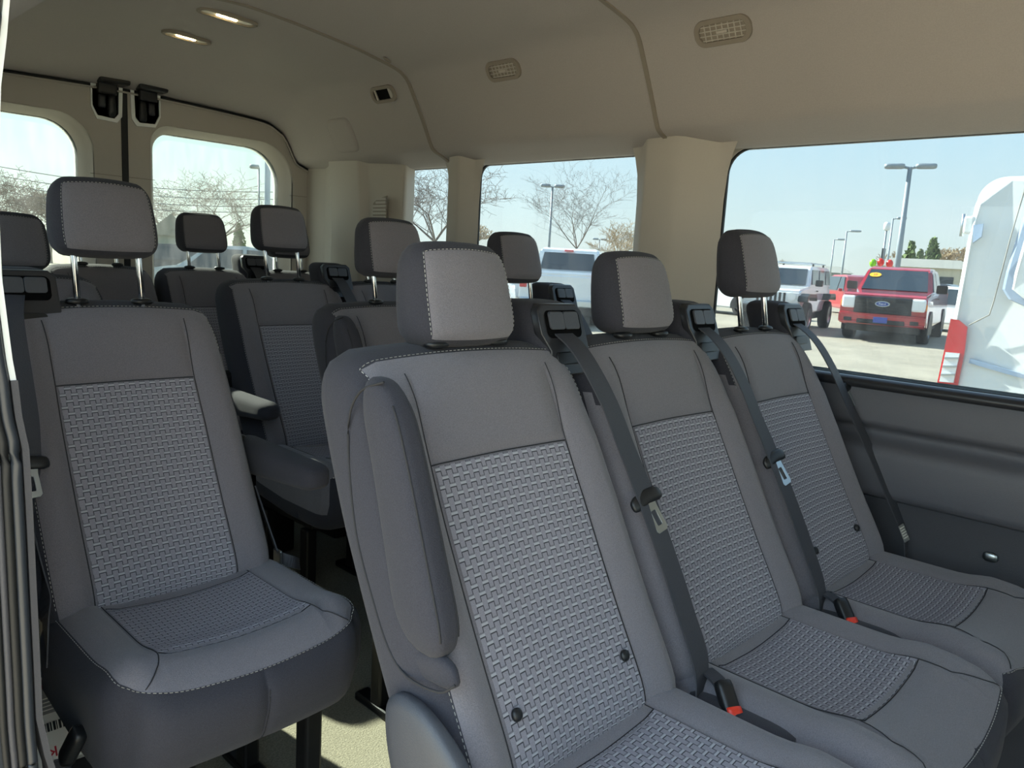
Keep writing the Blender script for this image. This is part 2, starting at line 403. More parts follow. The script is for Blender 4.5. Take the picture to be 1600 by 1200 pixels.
# moulded pillar covers between the windows
def pillar(name, ya, yb, d=.06):
    secs = []; ycs = [(ya, 0), (ya + .02, -.012), (ya + (yb - ya) * .38, -d * .9), (ya + (yb - ya) * .46, -d), (ya + (yb - ya) * .8, -d * .92), (yb - .02, -.02), (yb, 0)]
    zz = [-.33, -.24, 0, .2, .28, .33, .36, .376]; fl = [0, 0, 0, 0, .006, .02, .035, .05]
    vs = []; fs = []
    for z, f_ in zip(zz, fl):
        for k, (y, dx) in enumerate(ycs):
            yy = y + (-f_ if k == 0 else f_ * .6 if k == len(ycs) - 1 else 0)
            vs.append((WX + dx + .004 - (f_ * .4 if k in (0, len(ycs) - 1) else 0), yy, R(z)))
    n = len(ycs)
    for j in range(len(zz) - 1):
        for i in range(n - 1): fs.append([j * n + i, j * n + i + 1, (j + 1) * n + i + 1, (j + 1) * n + i][::-1])
    o = struct(name, mesh(name, vs, fs, 'trim_beige'))
    bv = o.modifiers.new('b', 'BEVEL'); bv.width = .006; bv.segments = 2; bv.angle_limit = .3; bv.limit_method = 'ANGLE'
    return o
pillar('trim_3', 1.128, 1.422); pillar('trim_4', 2.121, 2.284, .045)
# rear quarter trim: boxed column with step
vs = []
sec = [(2.560, WX + .052), (2.548, WX), (2.56, WX - .012), (2.76, WX - .02), (2.80, WX - .045), (3.00, WX - .055), (3.03, WX - .03), (3.10, WX - .022), (3.24, WX - .03)]
zz = [-.33, -.1, .1, .25, .33, .385]
for z in zz:
    for (y, x) in sec: vs.append((x - (.02 * max(0, (z - .2) / .2) if 2.7 < y < 3.05 else 0), y, R(z)))
n = len(sec); fs = [[j * n + i, (j + 1) * n + i, (j + 1) * n + i + 1, j * n + i + 1] for j in range(len(zz) - 1) for i in range(n - 1)]
o = struct('trim_5', mesh('quarter', vs, fs, 'trim_beige')); bv = o.modifiers.new('b', 'BEVEL'); bv.width = .012; bv.segments = 3; bv.limit_method = 'ANGLE'; bv.angle_limit = .15
# raised pad moulded in the headliner corner
o = tag(link('headliner_pad', rbox('pad', (.012, .085, .075), (.010, .035, .035), (2, 8, 8), None, 'headliner'), None, (1.868, 2.80, R(.470)), (0, math.radians(-29), 0)), 'raised rectangular padded area in the rear corner of the headliner', 'headliner pad')

# sill ledge, door cards, lower panels (driver side)
def sweep(name, prof, ya, yb, m, smooth=False):
    vs = [(x, y, R(z)) for y in (ya, yb) for x, z in prof]; n = len(prof)
    return mesh(name, vs, [[i, i + 1, n + i + 1, n + i] for i in range(n - 1)], m, smooth=smooth)
struct('baseboard_left_sill', sweep('sill', [(2.07, -.246), (2.0, -.234), (1.985, -.236), (1.975, -.243), (1.972, -.255), (1.985, -.262)], Y0, 3.2, 'plastic_guide', True))
up = [(1.985, -.258), (1.978, -.275), (1.972, -.335), (1.974, -.345), (1.99, -.353), (2.004, -.362), (2.004, -.372), (1.992, -.383), (1.972, -.392), (1.960, -.402), (1.957, -.42), (1.962, -.50), (1.968, -.518), (1.985, -.526), (2.0, -.528)]
struct('wall_left_panel', sweep('panel', up, Y0, 3.2, 'panel_grey', True))
struct('wall_left_lower', sweep('lower', [(1.995, -.520), (1.985, -.53), (1.982, -.9), (1.90, -.96), (1.88, -1.13)], Y0, 3.2, 'panel_dark', True))
struct('wall_left_outer_skin', sweep('skin', [(2.09, -.235), (2.14, -.35), (2.15, -1.15)], Y0, YD + .1, 'body_white', True))
sc_ = tag(link('panel_screw', rbox('screw', (.006, .016, .012), (.005, .012, .010), (2, 4, 4), None, 'steel')), 'small round screw head on the dark lower side panel', 'screw'); sc_.location = (1.982, .36, R(-.60))

# rear doors
def fy(y0): return lambda u, v, w: (u, y0 + w, R(v))
for nm, xa, xb, wa, wb, k in (('door_1', 1.182, 2.02, 1.305, 1.862, 1), ('door_2', .26, 1.166, .50, 1.028, 2)):
    d = thing(nm, ((xa + xb) / 2, YD, R(-1.1)), kind='structure'); off = d.location
    inner = rrect(wa, wb, -.25, .425, [.12, .07, .07, .12] if k == 1 else [.12, .07, .07, .12])
    if k == 2: inner = rrect(wa, wb, -.25, .425, [.12, .12, .07, .07])
    if k == 1: inner = rrect(wa, wb, -.25, .432, [.15, .07, .07, .07])
    big = [(wa + (x - wa) * 1.0, z) for x, z in inner]
    cxm, czm = (wa + wb) / 2, .09
    outer = [(cxm + (x - cxm) * (1 + .05 / (wb - wa) * 1.4), czm + (z - czm) * 1.07) for x, z in inner]
    parts = [('door_panel', plate('door_panel', [(xa, -1.12), (xb, -1.12), (xb, .62), (xa, .62)], [outer], .02, fy(YD), 'trim_beige'))]
    # splayed window reveal
    vs = []; n = len(inner)
    for (lp, y) in ((outer, YD - .012), (outer, YD), ([((a[0] + b[0]) / 2, (a[1] + b[1]) / 2) for a, b in zip(inner, outer)], YD + .018), (inner, YD + .06)):
        vs += [(x, y, R(z)) for x, z in lp]
    fs = [[j * n + i, j * n + (i + 1) % n, (j + 1) * n + (i + 1) % n, (j + 1) * n + i] for j in range(3) for i in range(n)]
    parts.append(('window_frame', mesh('reveal', vs, fs, 'trim_beige')))
    parts.append(('pane', plate('pane', [(cxm + (x - cxm) * 1.04, czm + (z - czm) * 1.04) for x, z in inner], [], .004, fy(YD + .065), 'rear_glass')))
    parts.append(('outer_skin', plate('skin', [(xa, -1.2), (xb + (.09 if k == 1 else 0), -1.2), (xb + (.09 if k == 1 else 0), .75), (xa, .75)], [inner], .02, fy(YD + .09), 'body_white')))
    gx = (1.182, wa - .02) if k == 1 else (wb + .02, 1.166)
    parts.append(('panel_joint', box('joint', (gx[0], YD - .012, R(.2385)), (gx[1], YD - .009, R(.2405)), 'trim_seam', .0005)))
    if k == 1: parts.append(('panel_joint', box('joint', (wb + .02, YD - .012, R(.2385)), (2.0, YD - .009, R(.2405)), 'trim_seam', .0005)))
    for pn, me in parts:
        for v in me.vertices: v.co = v.co - off
        link(pn, me, d)
struct('trim_6', box('door_seal', (1.162, YD - .016, R(-1.1)), (1.186, YD + .10, R(.62)), 'rubber', .003))
P = [ceil_pt(x, z, YD - .012) + Vector((0, 0, -.004)) for x, z in full if .34 < x < 2.0]
struct('trim_7', tube([p for p in P], .006, 6, 'rubber', 'rear_gutter'))
P = [ceil_pt(x, z, YD - .02) + Vector((0, 0, -.014)) for x, z in full if .34 < x < 2.0]
struct('trim_8', tube(P, .004, 6, 'trim_beige', 'rear_bead'))

# door latches: black catch in a pale surround
for (xc, side, wd) in ((1.112, 'left', 1), (1.252, 'right', -1)):
    lt = thing('door_latch', (xc, YD - .012, R(.45)), 'black door catch in a pale surround at the top of the %s rear door' % side, 'latch', 'rear door catches'); lt.scale = (1.12, 1, 1.08)
    u = [(-.050, .105), (-.050, .03), (-.032, -.008), (.030, -.012), (.046, .01), (.050, .13)]
    if wd < 0: u = [(-a, b) for a, b in u][::-1]
    inn = [(a * .86 - .004 * wd, .055 + (b - .055) * .84) for a, b in u]
    fr = lambda a, b, w: (a, w, b)
    link('surround', plate('surround', u, [inn], .010, fr, 'body_white', .001), lt)
    link('backing', plate('backing', u, [], .004, lambda a, b, w: (a, w + .004, b), 'plastic_black'), lt)
    link('catch', box('catch', (-.034 if wd > 0 else -.026, -.030, .075), (.026 if wd > 0 else .034, 0, .125), 'plastic_black', .006), lt)
    link('striker', box('striker', (-.042, -.075, .108), (.056, 0, .150), 'plastic_black', .008), lt)
    link('lever', rbox('lever', (.013, .012, .036), .008, (4, 4, 4), lambda x, y, z: (x + .012 * wd, y - .010, z + .040), 'plastic_black'), lt)
    link('hook', rbox('hook', (.012, .010, .022), .006, (4, 4, 4), lambda x, y, z: (x - .018 * wd, y - .008, z + .052), 'plastic_guide'), lt)

# ceiling lamps
def ceil_z(x, y):
    for (a, za), (b, zb) in zip(full[:-1], full[1:]):
        if a <= x <= b: z = za + (zb - za) * (x - a) / (b - a)
    return ceil_pt(x, z, y).z
for (x, y, wd, lab) in ((1.19, 2.425, .185, 'lit oval courtesy lamp in the headliner nearest the joint strip'), (1.215, 2.775, .160, 'lit courtesy lamp in the headliner nearest the rear doors')):
    z = ceil_z(x, y); sl = math.atan2(ceil_z(x, y + .04) - ceil_z(x, y - .04), .08)
    L = thing('courtesy_lamp', (x, y, z), lab, 'lamp', 'courtesy lamps in the headliner'); L.rotation_euler = (sl, .03, 0)
    link('bezel', plate('bezel', rrect(-wd / 2, wd / 2, -.030, .030, .026), [rrect(-wd / 2 + .008, wd / 2 - .008, -.023, .023, .020)], .010, lambda a, b, c: (a, b, c - .004), 'trim_seam', .002), L)
    link('lens', plate('lens', rrect(-wd / 2 + .008, wd / 2 - .008, -.023, .023, .020), [], .004, lambda a, b, c: (a, b, c - .004), 'lamp_lens'), L)
    for i in range(6):
        link('bulb', rbox('bulb', (.0055, .006, .002), .0018, (3, 3, 2), None, 'bulb'), L, (-.030 + i * .011, .002 * (i % 2), -.008))

# side air vents in the headliner
PL = [(1.790, .597), (1.836, .520)]
ang = math.atan2(PL[0][1] - PL[1][1], PL[1][0] - PL[0][0])
def vent(y, zc_, ln, ht, lab, kind):
    x = 1.790 + (.597 - zc_) / (.597 - .520) * .046
    V = thing('air_vent', (x, y, R(zc_)), lab, 'vent', 'air vents along the headliner side')
    nx, nz = -math.sin(ang), -math.cos(ang)     # normal into the cabin
    tx, tz = -math.cos(ang), math.sin(ang)
    fr = lambda u, v, w: (tx * v + nx * w, u, tz * v + nz * w)
    link('bezel', plate('bezel', rrect(-ln / 2, ln / 2, -ht / 2, ht / 2, ht * .42), [rrect(-ln / 2 + .010, ln / 2 - .010, -ht / 2 + .009, ht / 2 - .009, ht * .30)], .008, lambda u, v, w: fr(u, v, w + .004), 'trim_seam', .0015), V)
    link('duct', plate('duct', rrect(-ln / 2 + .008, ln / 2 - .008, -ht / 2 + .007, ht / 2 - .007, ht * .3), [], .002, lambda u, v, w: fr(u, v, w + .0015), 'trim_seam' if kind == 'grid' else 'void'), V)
    if kind == 'grid':
        for k in range(4):
            v0 = -ht / 2 + .009 + (ht - .018) * (k + .5) / 4 - .002
            link('slat', plate('slat', rrect(-ln / 2 + .012, ln / 2 - .012, v0, v0 + .0022, .0008, 2), [], .006, lambda u, v, w: fr(u, v, w + .004), 'trim_beige'), V)
        for k in range(1, 8):
            u0 = -ln / 2 + .010 + (ln - .020) * k / 8
            link('vane', plate('vane', rrect(u0 - .0014, u0 + .0014, -ht / 2 + .010, ht / 2 - .010, .0006, 2), [], .003, lambda u, v, w: fr(u, v, w + .0035), 'trim_beige'), V)
        link('thumb_wheel', plate('thumb', rrect(-.014, .014, -.003, .003, .001, 2), [], .01, lambda u, v, w: fr(u, v, w + .007), 'trim_beige'), V)
    else:
        link('flap', plate('flap', rrect(-ln / 2 + .010, -ln / 2 + .034, -ht / 2 + .010, ht / 2 - .010, .004), [], .003, lambda u, v, w: fr(u, v, w + .003), 'trim_beige'), V)
        link('vane', plate('vane', rrect(ln / 2 - .030, ln / 2 - .024, -ht / 2 + .010, ht / 2 - .010, .002), [], .006, lambda u, v, w: fr(u, v, w + .005), 'trim_beige'), V)
vent(1.055, .590, .150, .062, 'rounded louvred air vent above the big side window', 'grid')
vent(1.815, .590, .140, .060, 'louvred air vent above the middle side window', 'grid')
vent(2.440, .582, .135, .058, 'dark open air outlet near the rear of the headliner', 'open')
# louvre in the rear quarter trim
LV = thing('louvre_vent', (1.960, 2.665, R(.17)), 'narrow vertical louvred outlet in the beige rear quarter trim', 'vent')
link('backing', plate('backing', [(-.048, -.17), (.045, -.17), (.045, .035), (.02, .05), (-.048, .065)], [], .003, lambda u, v, w: (w, u, v), 'trim_seam'), LV)
for k in range(15):
    z = .052 - k * .0145; link('slat', plate('slat', rrect(-.045, .040 if k > 1 else .02, z - .0045, z + .0045, .001, 2), [], .008, lambda u, v, w: (w - .004, u, v), 'trim_beige'), LV)

# curb side wall with windows, and the door pillar at the left edge of the view
holes = [rrect(1.30, 2.05, -.23, .338, .06), rrect(2.20, 2.50, -.23, .338, .05)]
fcw = lambda u, v, w: (WC - .03 + w, u, R(v))
struct('wall_right', plate('wall', [(1.04, -1.15), (3.27, -1.15), (3.27, .46), (1.04, .46)], holes, .05, fcw, 'trim_beige'))
for i, hh in enumerate(((1.30, 2.05), (2.20, 2.50))):
    wnd = thing('window_%d' % (i + 4), (WC - .06, sum(hh) / 2, R(-.23)), kind='structure'); me = plate('pane', rrect(hh[0] - .01, hh[1] + .01, -.24, .348, .06), [], .004, lambda u, v, w: (WC - .06 + w, u, R(v)), 'privacy_glass')
    for v in me.vertices: v.co = v.co - wnd.location
    link('pane', me, wnd)
struct('wall_right_panel', sweep('panel', [(WC, -.24), (WC + .012, -.30), (WC + .012, -1.12)], 1.06, 3.2, 'panel_dark', True))
# front end: bulkhead with the windscreen opening, front door on the curb side
struct('wall_front', plate('wall', [(.22, -1.15), (2.06, -1.15), (2.06, .72), (.22, .72)], [rrect(.34, 1.94, -.15, .60, .12)], .04, lambda u, v, w: (u, Y0 + w, R(v)), 'trim_beige'))
struct('window_6', plate('pane', rrect(.33, 1.95, -.16, .61, .12), [], .004, lambda u, v, w: (u, Y0 - .03 + w, R(v)), 'clear_glass'))
struct('wall_right_front', plate('wall', [(Y0, -1.15), (-.35, -1.15), (-.35, .46), (Y0, .46)], [rrect(-1.9, -.75, -.18, .36, .1)], .05, fcw, 'trim_beige'))
# pillar: stations of x along z in the plane y = YP
YP = 1.0
def jamb(name, rows, m, y0, y1, kind='structure'):
    """rows: (z, xa, xb) at y=YP"""
    vs = []; fs = []
    for z, a, b in rows: vs += [(a, y0, R(z)), (b, y0, R(z)), (b, y1, R(z)), (a, y1, R(z))]
    for j in range(len(rows) - 1):
        for k in range(4): fs.append([j * 4 + k, j * 4 + (k + 1) % 4, j * 4 + 4 + (k + 1) % 4, j * 4 + 4 + k])
    fs += [[3, 2, 1, 0], [len(rows) * 4 - 4 + k for k in range(4)]]
    return tag(link(name, mesh(name, vs, fs, m, smooth=False)), kind=kind)
zs = [.42, .243, .203, .153, .077, .009, -.046, -.0955, -.139, -.163, -.205, -.2435, -.32, -.40, -.52, -.58, -.632, -.66, -.9, -1.1]
edge = [.251, .2487, .2442, .237, .232, .2295, .2296, .2331, .2363, .2392, .242, .2476, .2487, .2491, .2497, .2498, .2571, .2627, .275, .28]
jamb('trim_9', [(z, -.02, e - .030) for z, e in zip(zs[:10], edge[:10])], 'body_white', YP, YP + .06)
jamb('trim_16', [(z, -.02, e - .030) for z, e in zip(zs[9:], edge[9:])], 'jamb', YP, YP + .06)
jamb('trim_10', [(z, e - .006, e) for z, e in zip(zs[:10], edge[:10])], 'body_white', YP - .004, YP + .02)
jamb('trim_11', [(z, e - .006, e + .001) for z, e in zip(zs[9:], edge[9:])], 'jamb_trim', YP - .006, YP + .03)
for k, (o1, rr, mm) in enumerate(((.0115, .0062, 'jamb'), (.0215, .0052, 'rubber'), (.0300, .0040, 'jamb_trim'), (.0375, .0040, 'rubber'))):
    P = [(min(e, .2515) - o1 - .002, YP - .004, R(z)) for z, e in zip(zs, edge)]
    struct('trim_%d' % (12 + k), tube(catmull(P, 4), rr, 10, mm, 'door_seal'))
jamb('wall_right_outer', [(z, -.02, .238) for z in (.5, -1.15)], 'body_white', YP + .03, YP + .06)

# ================================================================== seats
def itp(z, tab):
    return float(np.interp(z, [a for a, _ in tab], [b for _, b in tab]))
_raw = [(.36, -.225), (.44, -.212), (.51, -.184), (.58, -.142), (.66, -.098), (.75, -.052), (.85, .000), (.92, .030), (.98, .052), (1.06, .072)]
_zz = np.linspace(.36, 1.06, 71); _yy = np.interp(_zz, [a for a, _ in _raw], [b for _, b in _raw])
_yy = np.convolve(np.pad(_yy, 6, mode='edge'), np.ones(13) / 13, 'valid')
def yfront(z): return float(np.interp(z, _zz, _yy))
HB = (.222, .066, .275); ZB = .722; RB = (.050, .050, .080)
WEAVE_HALF = .131
CACHE = {}
def cached(key, fn):
    if key not in CACHE: CACHE[key] = fn()
    return CACHE[key]
def gauss(a, c, s): return math.exp(-((a - c) / s) ** 2)
def make_back_fn(xs):
    def fn(x, y, z):
        zl = z + ZB; wgt = max(0, min(1, -y / HB[1]))
        yy = y + HB[1] + yfront(zl)
        fade = max(0, min(1, (.965 - zl) / .12)); fade2 = max(0, min(1, (zl - .44) / .05))
        yy -= wgt * .024 * gauss(abs(x), .182, .032) * fade * fade2
        yy += wgt * .006 * gauss(abs(x), .0, .09) * fade
        if wgt > .9:
            yy += .0045 * gauss(abs(x), .134, .0028) * (1 if zl < .975 else 0)
            if abs(x) < .131: yy += .004 * gauss(zl, .851, .003)
        yy -= .030 * (1 - wgt) * (-.0 + max(0, (zl - .9)) * 1.0)
        top = -.012 * (abs(x) / .22) ** 2 * max(0, min(1, (zl - .9) / .09))     # gently arched top edge
        wid = 1 + .035 * max(0, min(1, (.93 - zl) / .16))
        return (x * xs * (wid if abs(x) > .14 else 1 + (wid - 1) * max(0, (abs(x) - .10) / .04)), yy, zl + top)
    return fn
def back_mats_inner(side, x, y, z):
    zl = z + ZB
    if (side == '-y' and zl < .90) or (side in ('-x', '+x') and y < .03 and zl < .90 - (y + .05) * 1.5): return 0
    return back_mats(side, x, y, z)
def back_mats(side, x, y, z):
    zl = z + ZB
    if side == '+x' and y < .02 and zl < .90: return 0
    if side == '-y' and (-.202 < x < .216): return 0
    if side == '+z' and y < -.044 and (-.202 < x < .216): return 0
    return 1
def back_mesh(xs, inner=False):
    return rbox('backrest', HB, RB, (18, 5, 26), make_back_fn(xs), ['seat_grey', 'seat_dark'], back_mats_inner if inner else back_mats,
                ex=((-.202, -.138, -.134, -.130, .130, .134, .138, .216), (-.044, .02), (.847 - ZB, .851 - ZB, .855 - ZB)))
def back_panel(xs):
    f = mapper(HB, RB, make_back_fn(xs)); us = [-.1305 + .261 * i / 16 for i in range(17)]; vv = [.462 + (.848 - .462) * i / 30 for i in range(31)]
    return gridsurf('woven_panel', us, vv, lambda u, v: f(u, -HB[1], v - ZB) + Vector((0, -.0016, .0006)), 'weave', lambda u, v: (u * xs, v * 1.13))
def back_stitch(xs, z0_=.50):
    f = mapper(HB, RB, make_back_fn(xs)); P = []
    for z in np.linspace(z0_, .997, 32): P.append(f(-.205, -HB[1], z - ZB))
    for x in np.linspace(-.205, .217, 30): P.append(f(x, -.041, HB[2]))
    for z in np.linspace(.997, .90, 8): P.append(f(.2175, -HB[1], z - ZB))
    return dashes('stitching', [p + Vector((0, -.0008, .0008)) for p in P], .0042, .0034, .0006)
def seam_lines(name, paths, r_=.0009):
    return join(name, [tube(p, r_, 4, 'seam', 'seam') for p in paths])
def back_seams(xs):
    f = mapper(HB, RB, make_back_fn(xs)); o = Vector((0, -.0004, .0002))
    ps = [[f(s * (.1345 + .006 * max(0, (z - .86) / .13)), -HB[1], z - ZB) + Vector((0, -.002, 0)) for z in np.linspace(.47, .985, 40)] for s in (-1, 1)]
    ps.append([f(x, -HB[1], .8505 - ZB) + Vector((0, -.0015, 0)) for x in np.linspace(-.133, .133, 20)])
    return seam_lines('seam', ps)
# headrest
HH = (.101, .046, .073)
def hr_fn(x, y, z):
    t = (z + HH[2]) / (2 * HH[2])
    wx = 1.0 - .13 * t ** 2 - .05 * (1 - t) ** 3
    yy = y * (1 - .28 * t ** 2) + .012 * t + .010 * (abs(x) / .1) ** 2 * max(-.6, min(1, -y / .035))
    if y < -HH[1] * .8: yy -= .004 * math.cos(min(1, abs(x) / .1) * 1.5)
    return (x * wx, yy, z + .006 * (1 - (x / .1) ** 2) * (1 if z > 0 else -.6))
def hr_mats(side, x, y, z): return 0 if side == '-y' and abs(x) < .086 and z < .062 else 1
def headrest_mesh():
    return rbox('headrest', HH, (.030, .032, .034), (16, 8, 12), hr_fn, ['seat_grey', 'seat_dark'], hr_mats, ex=((-.086, .086, -.084, .084), (), (.062,)))
def headrest_stitch():
    f = mapper(HH, (.030, .032, .034), hr_fn); P = []
    for z in np.linspace(-.062, .063, 14): P.append(f(-.0885, -HH[1], z))
    for x in np.linspace(-.0885, .0885, 18): P.append(f(x, -HH[1], .0645))
    for z in np.linspace(.063, -.062, 14): P.append(f(.0885, -HH[1], z))
    return dashes('stitching', [p + Vector((0, -.0006, 0)) for p in P], .0038, .0030, .00055)
# cushion
def cushion(hx, rx):
    fd = 0 if rx > .06 else .045
    h = (hx, .205, .090); r = (rx, .075 if rx > .06 else .06, .042 if rx > .06 else .034); y0, z0 = -.315, .402
    bx = hx * .62
    Rp = .065 if hx > .2239 and rx > .06 else .035
    def fn(x, y, z):
        ex_, ey_ = abs(x) - (h[0] - Rp), -y - (h[1] - Rp)
        if ex_ > 0 and ey_ > 0:
            k_ = max(ex_, ey_) / math.hypot(ex_, ey_); x = math.copysign(h[0] - Rp + ex_ * k_, x); y = -(h[1] - Rp + ey_ * k_)
        w_ = max(0, min(1, z / h[2])); fx = (abs(x) / hx)
        fr = max(0, min(1, (-y - .04) / .16)); zz = z
        zz += w_ * (.014 * gauss(abs(x), hx * .80, .040) - .010 * gauss(x, 0, .11) * (1 if abs(y + .02) < .2 else 0))
        zz -= w_ * .022 * max(0, (-y - .125) / .08) ** 2
        zz += w_ * .010 * gauss(y, -.115, .04)
        if w_ > .9:
            g = .0045 * gauss(abs(x), WEAVE_HALF + .004 + .010 * fr, .0035) * (1 if y > -.19 else 0); zz -= g
            if abs(x) < WEAVE_HALF: zz -= .005 * gauss(y, -.112, .0035) + .004 * gauss(y, .112, .0035)
        yy = y
        if y < -h[1] * .9 and w_ < .9: yy += .004 * gauss(x, 0.0, .003)
        yy += .020 * (fx ** 2.2) * max(0, -y / h[1]) if y < 0 else 0
        yy -= fd * max(0, min(1, (-y - .112) / .05)); lw = max(0, -z / h[2]); yy += lw * .030 if y < -h[1] * .5 else 0
        if z < 0: zz += .02 * max(0, y / h[1])
        return (x, yy + y0, zz + z0)
    def mt(side, x, y, z): return 0 if side == '+z' or (rx < .06 and side in ('+x', '-x') and z > -.03) else 1
    ex = ((-WEAVE_HALF - .009, -WEAVE_HALF - .004, -WEAVE_HALF, -.003, 0, .003, WEAVE_HALF, WEAVE_HALF + .004, WEAVE_HALF + .009), (-.116, -.112, -.108, .108, .112, .116), (-.03, .048))
    me = rbox('cushion', h, r, (20, 18, 8), fn, ['seat_grey', 'seat_dark'], mt, ex)
    f = mapper(h, r, fn)
    us = [-WEAVE_HALF + 2 * WEAVE_HALF * i / 14 for i in range(15)]; vv = [-.111 + .222 * i / 14 for i in range(15)]
    pan = gridsurf('woven_panel', us, vv, lambda u, v: f(u, v, h[2]) + Vector((0, 0, .0014)), 'weave', lambda u, v: (u, v * 1.02))
    P = [f(x, -h[1], h[2] - .001) for x in np.linspace(-hx, hx, 40)]
    if rx > .06: P = [f(-hx, y, h[2] - .002) for y in np.linspace(.15, -h[1], 20)] + P + [f(hx, y, h[2] - .002) for y in np.linspace(-h[1], .15, 20)]
    cc = Vector((0, y0, z0 + .03)); P = [p + Vector((.0016 * (1 if p.x > hx * .8 else -1 if p.x < -hx * .8 else 0), -.0018 if p.y < y0 - .1 else 0, .0006)) for p in P]
    st = dashes('stitching', P, .0045, .0032, .00065)
    P2 = [f(.0022, -h[1], z) + Vector((0, -.0014, 0)) for z in np.linspace(h[2] * .55, -h[2] * .9, 12)]
    ps = []
    for sg in (-1, 1):
        q = [f(sg * (WEAVE_HALF + .002), y, h[2]) for y in np.linspace(.19, -.112, 16)] + [f(sg * (WEAVE_HALF + .002 + .055 * t ** 1.6), -.112 - .088 * t, h[2]) for t in np.linspace(.1, 1, 10)]
        ps.append([p + Vector((0, 0, .0012)) for p in q])
    for yy in (-.1125, .1125): ps.append([f(x, yy, h[2]) + Vector((0, 0, .0010)) for x in np.linspace(-WEAVE_HALF, WEAVE_HALF, 14)])
    global CUSH_SEAM; CUSH_SEAM = seam_lines('seam', ps); CACHE[('cs', hx, rx)] = CUSH_SEAM
    return me, pan, st, dashes('stitching', P2, .010, .002, .0008, 'seam')

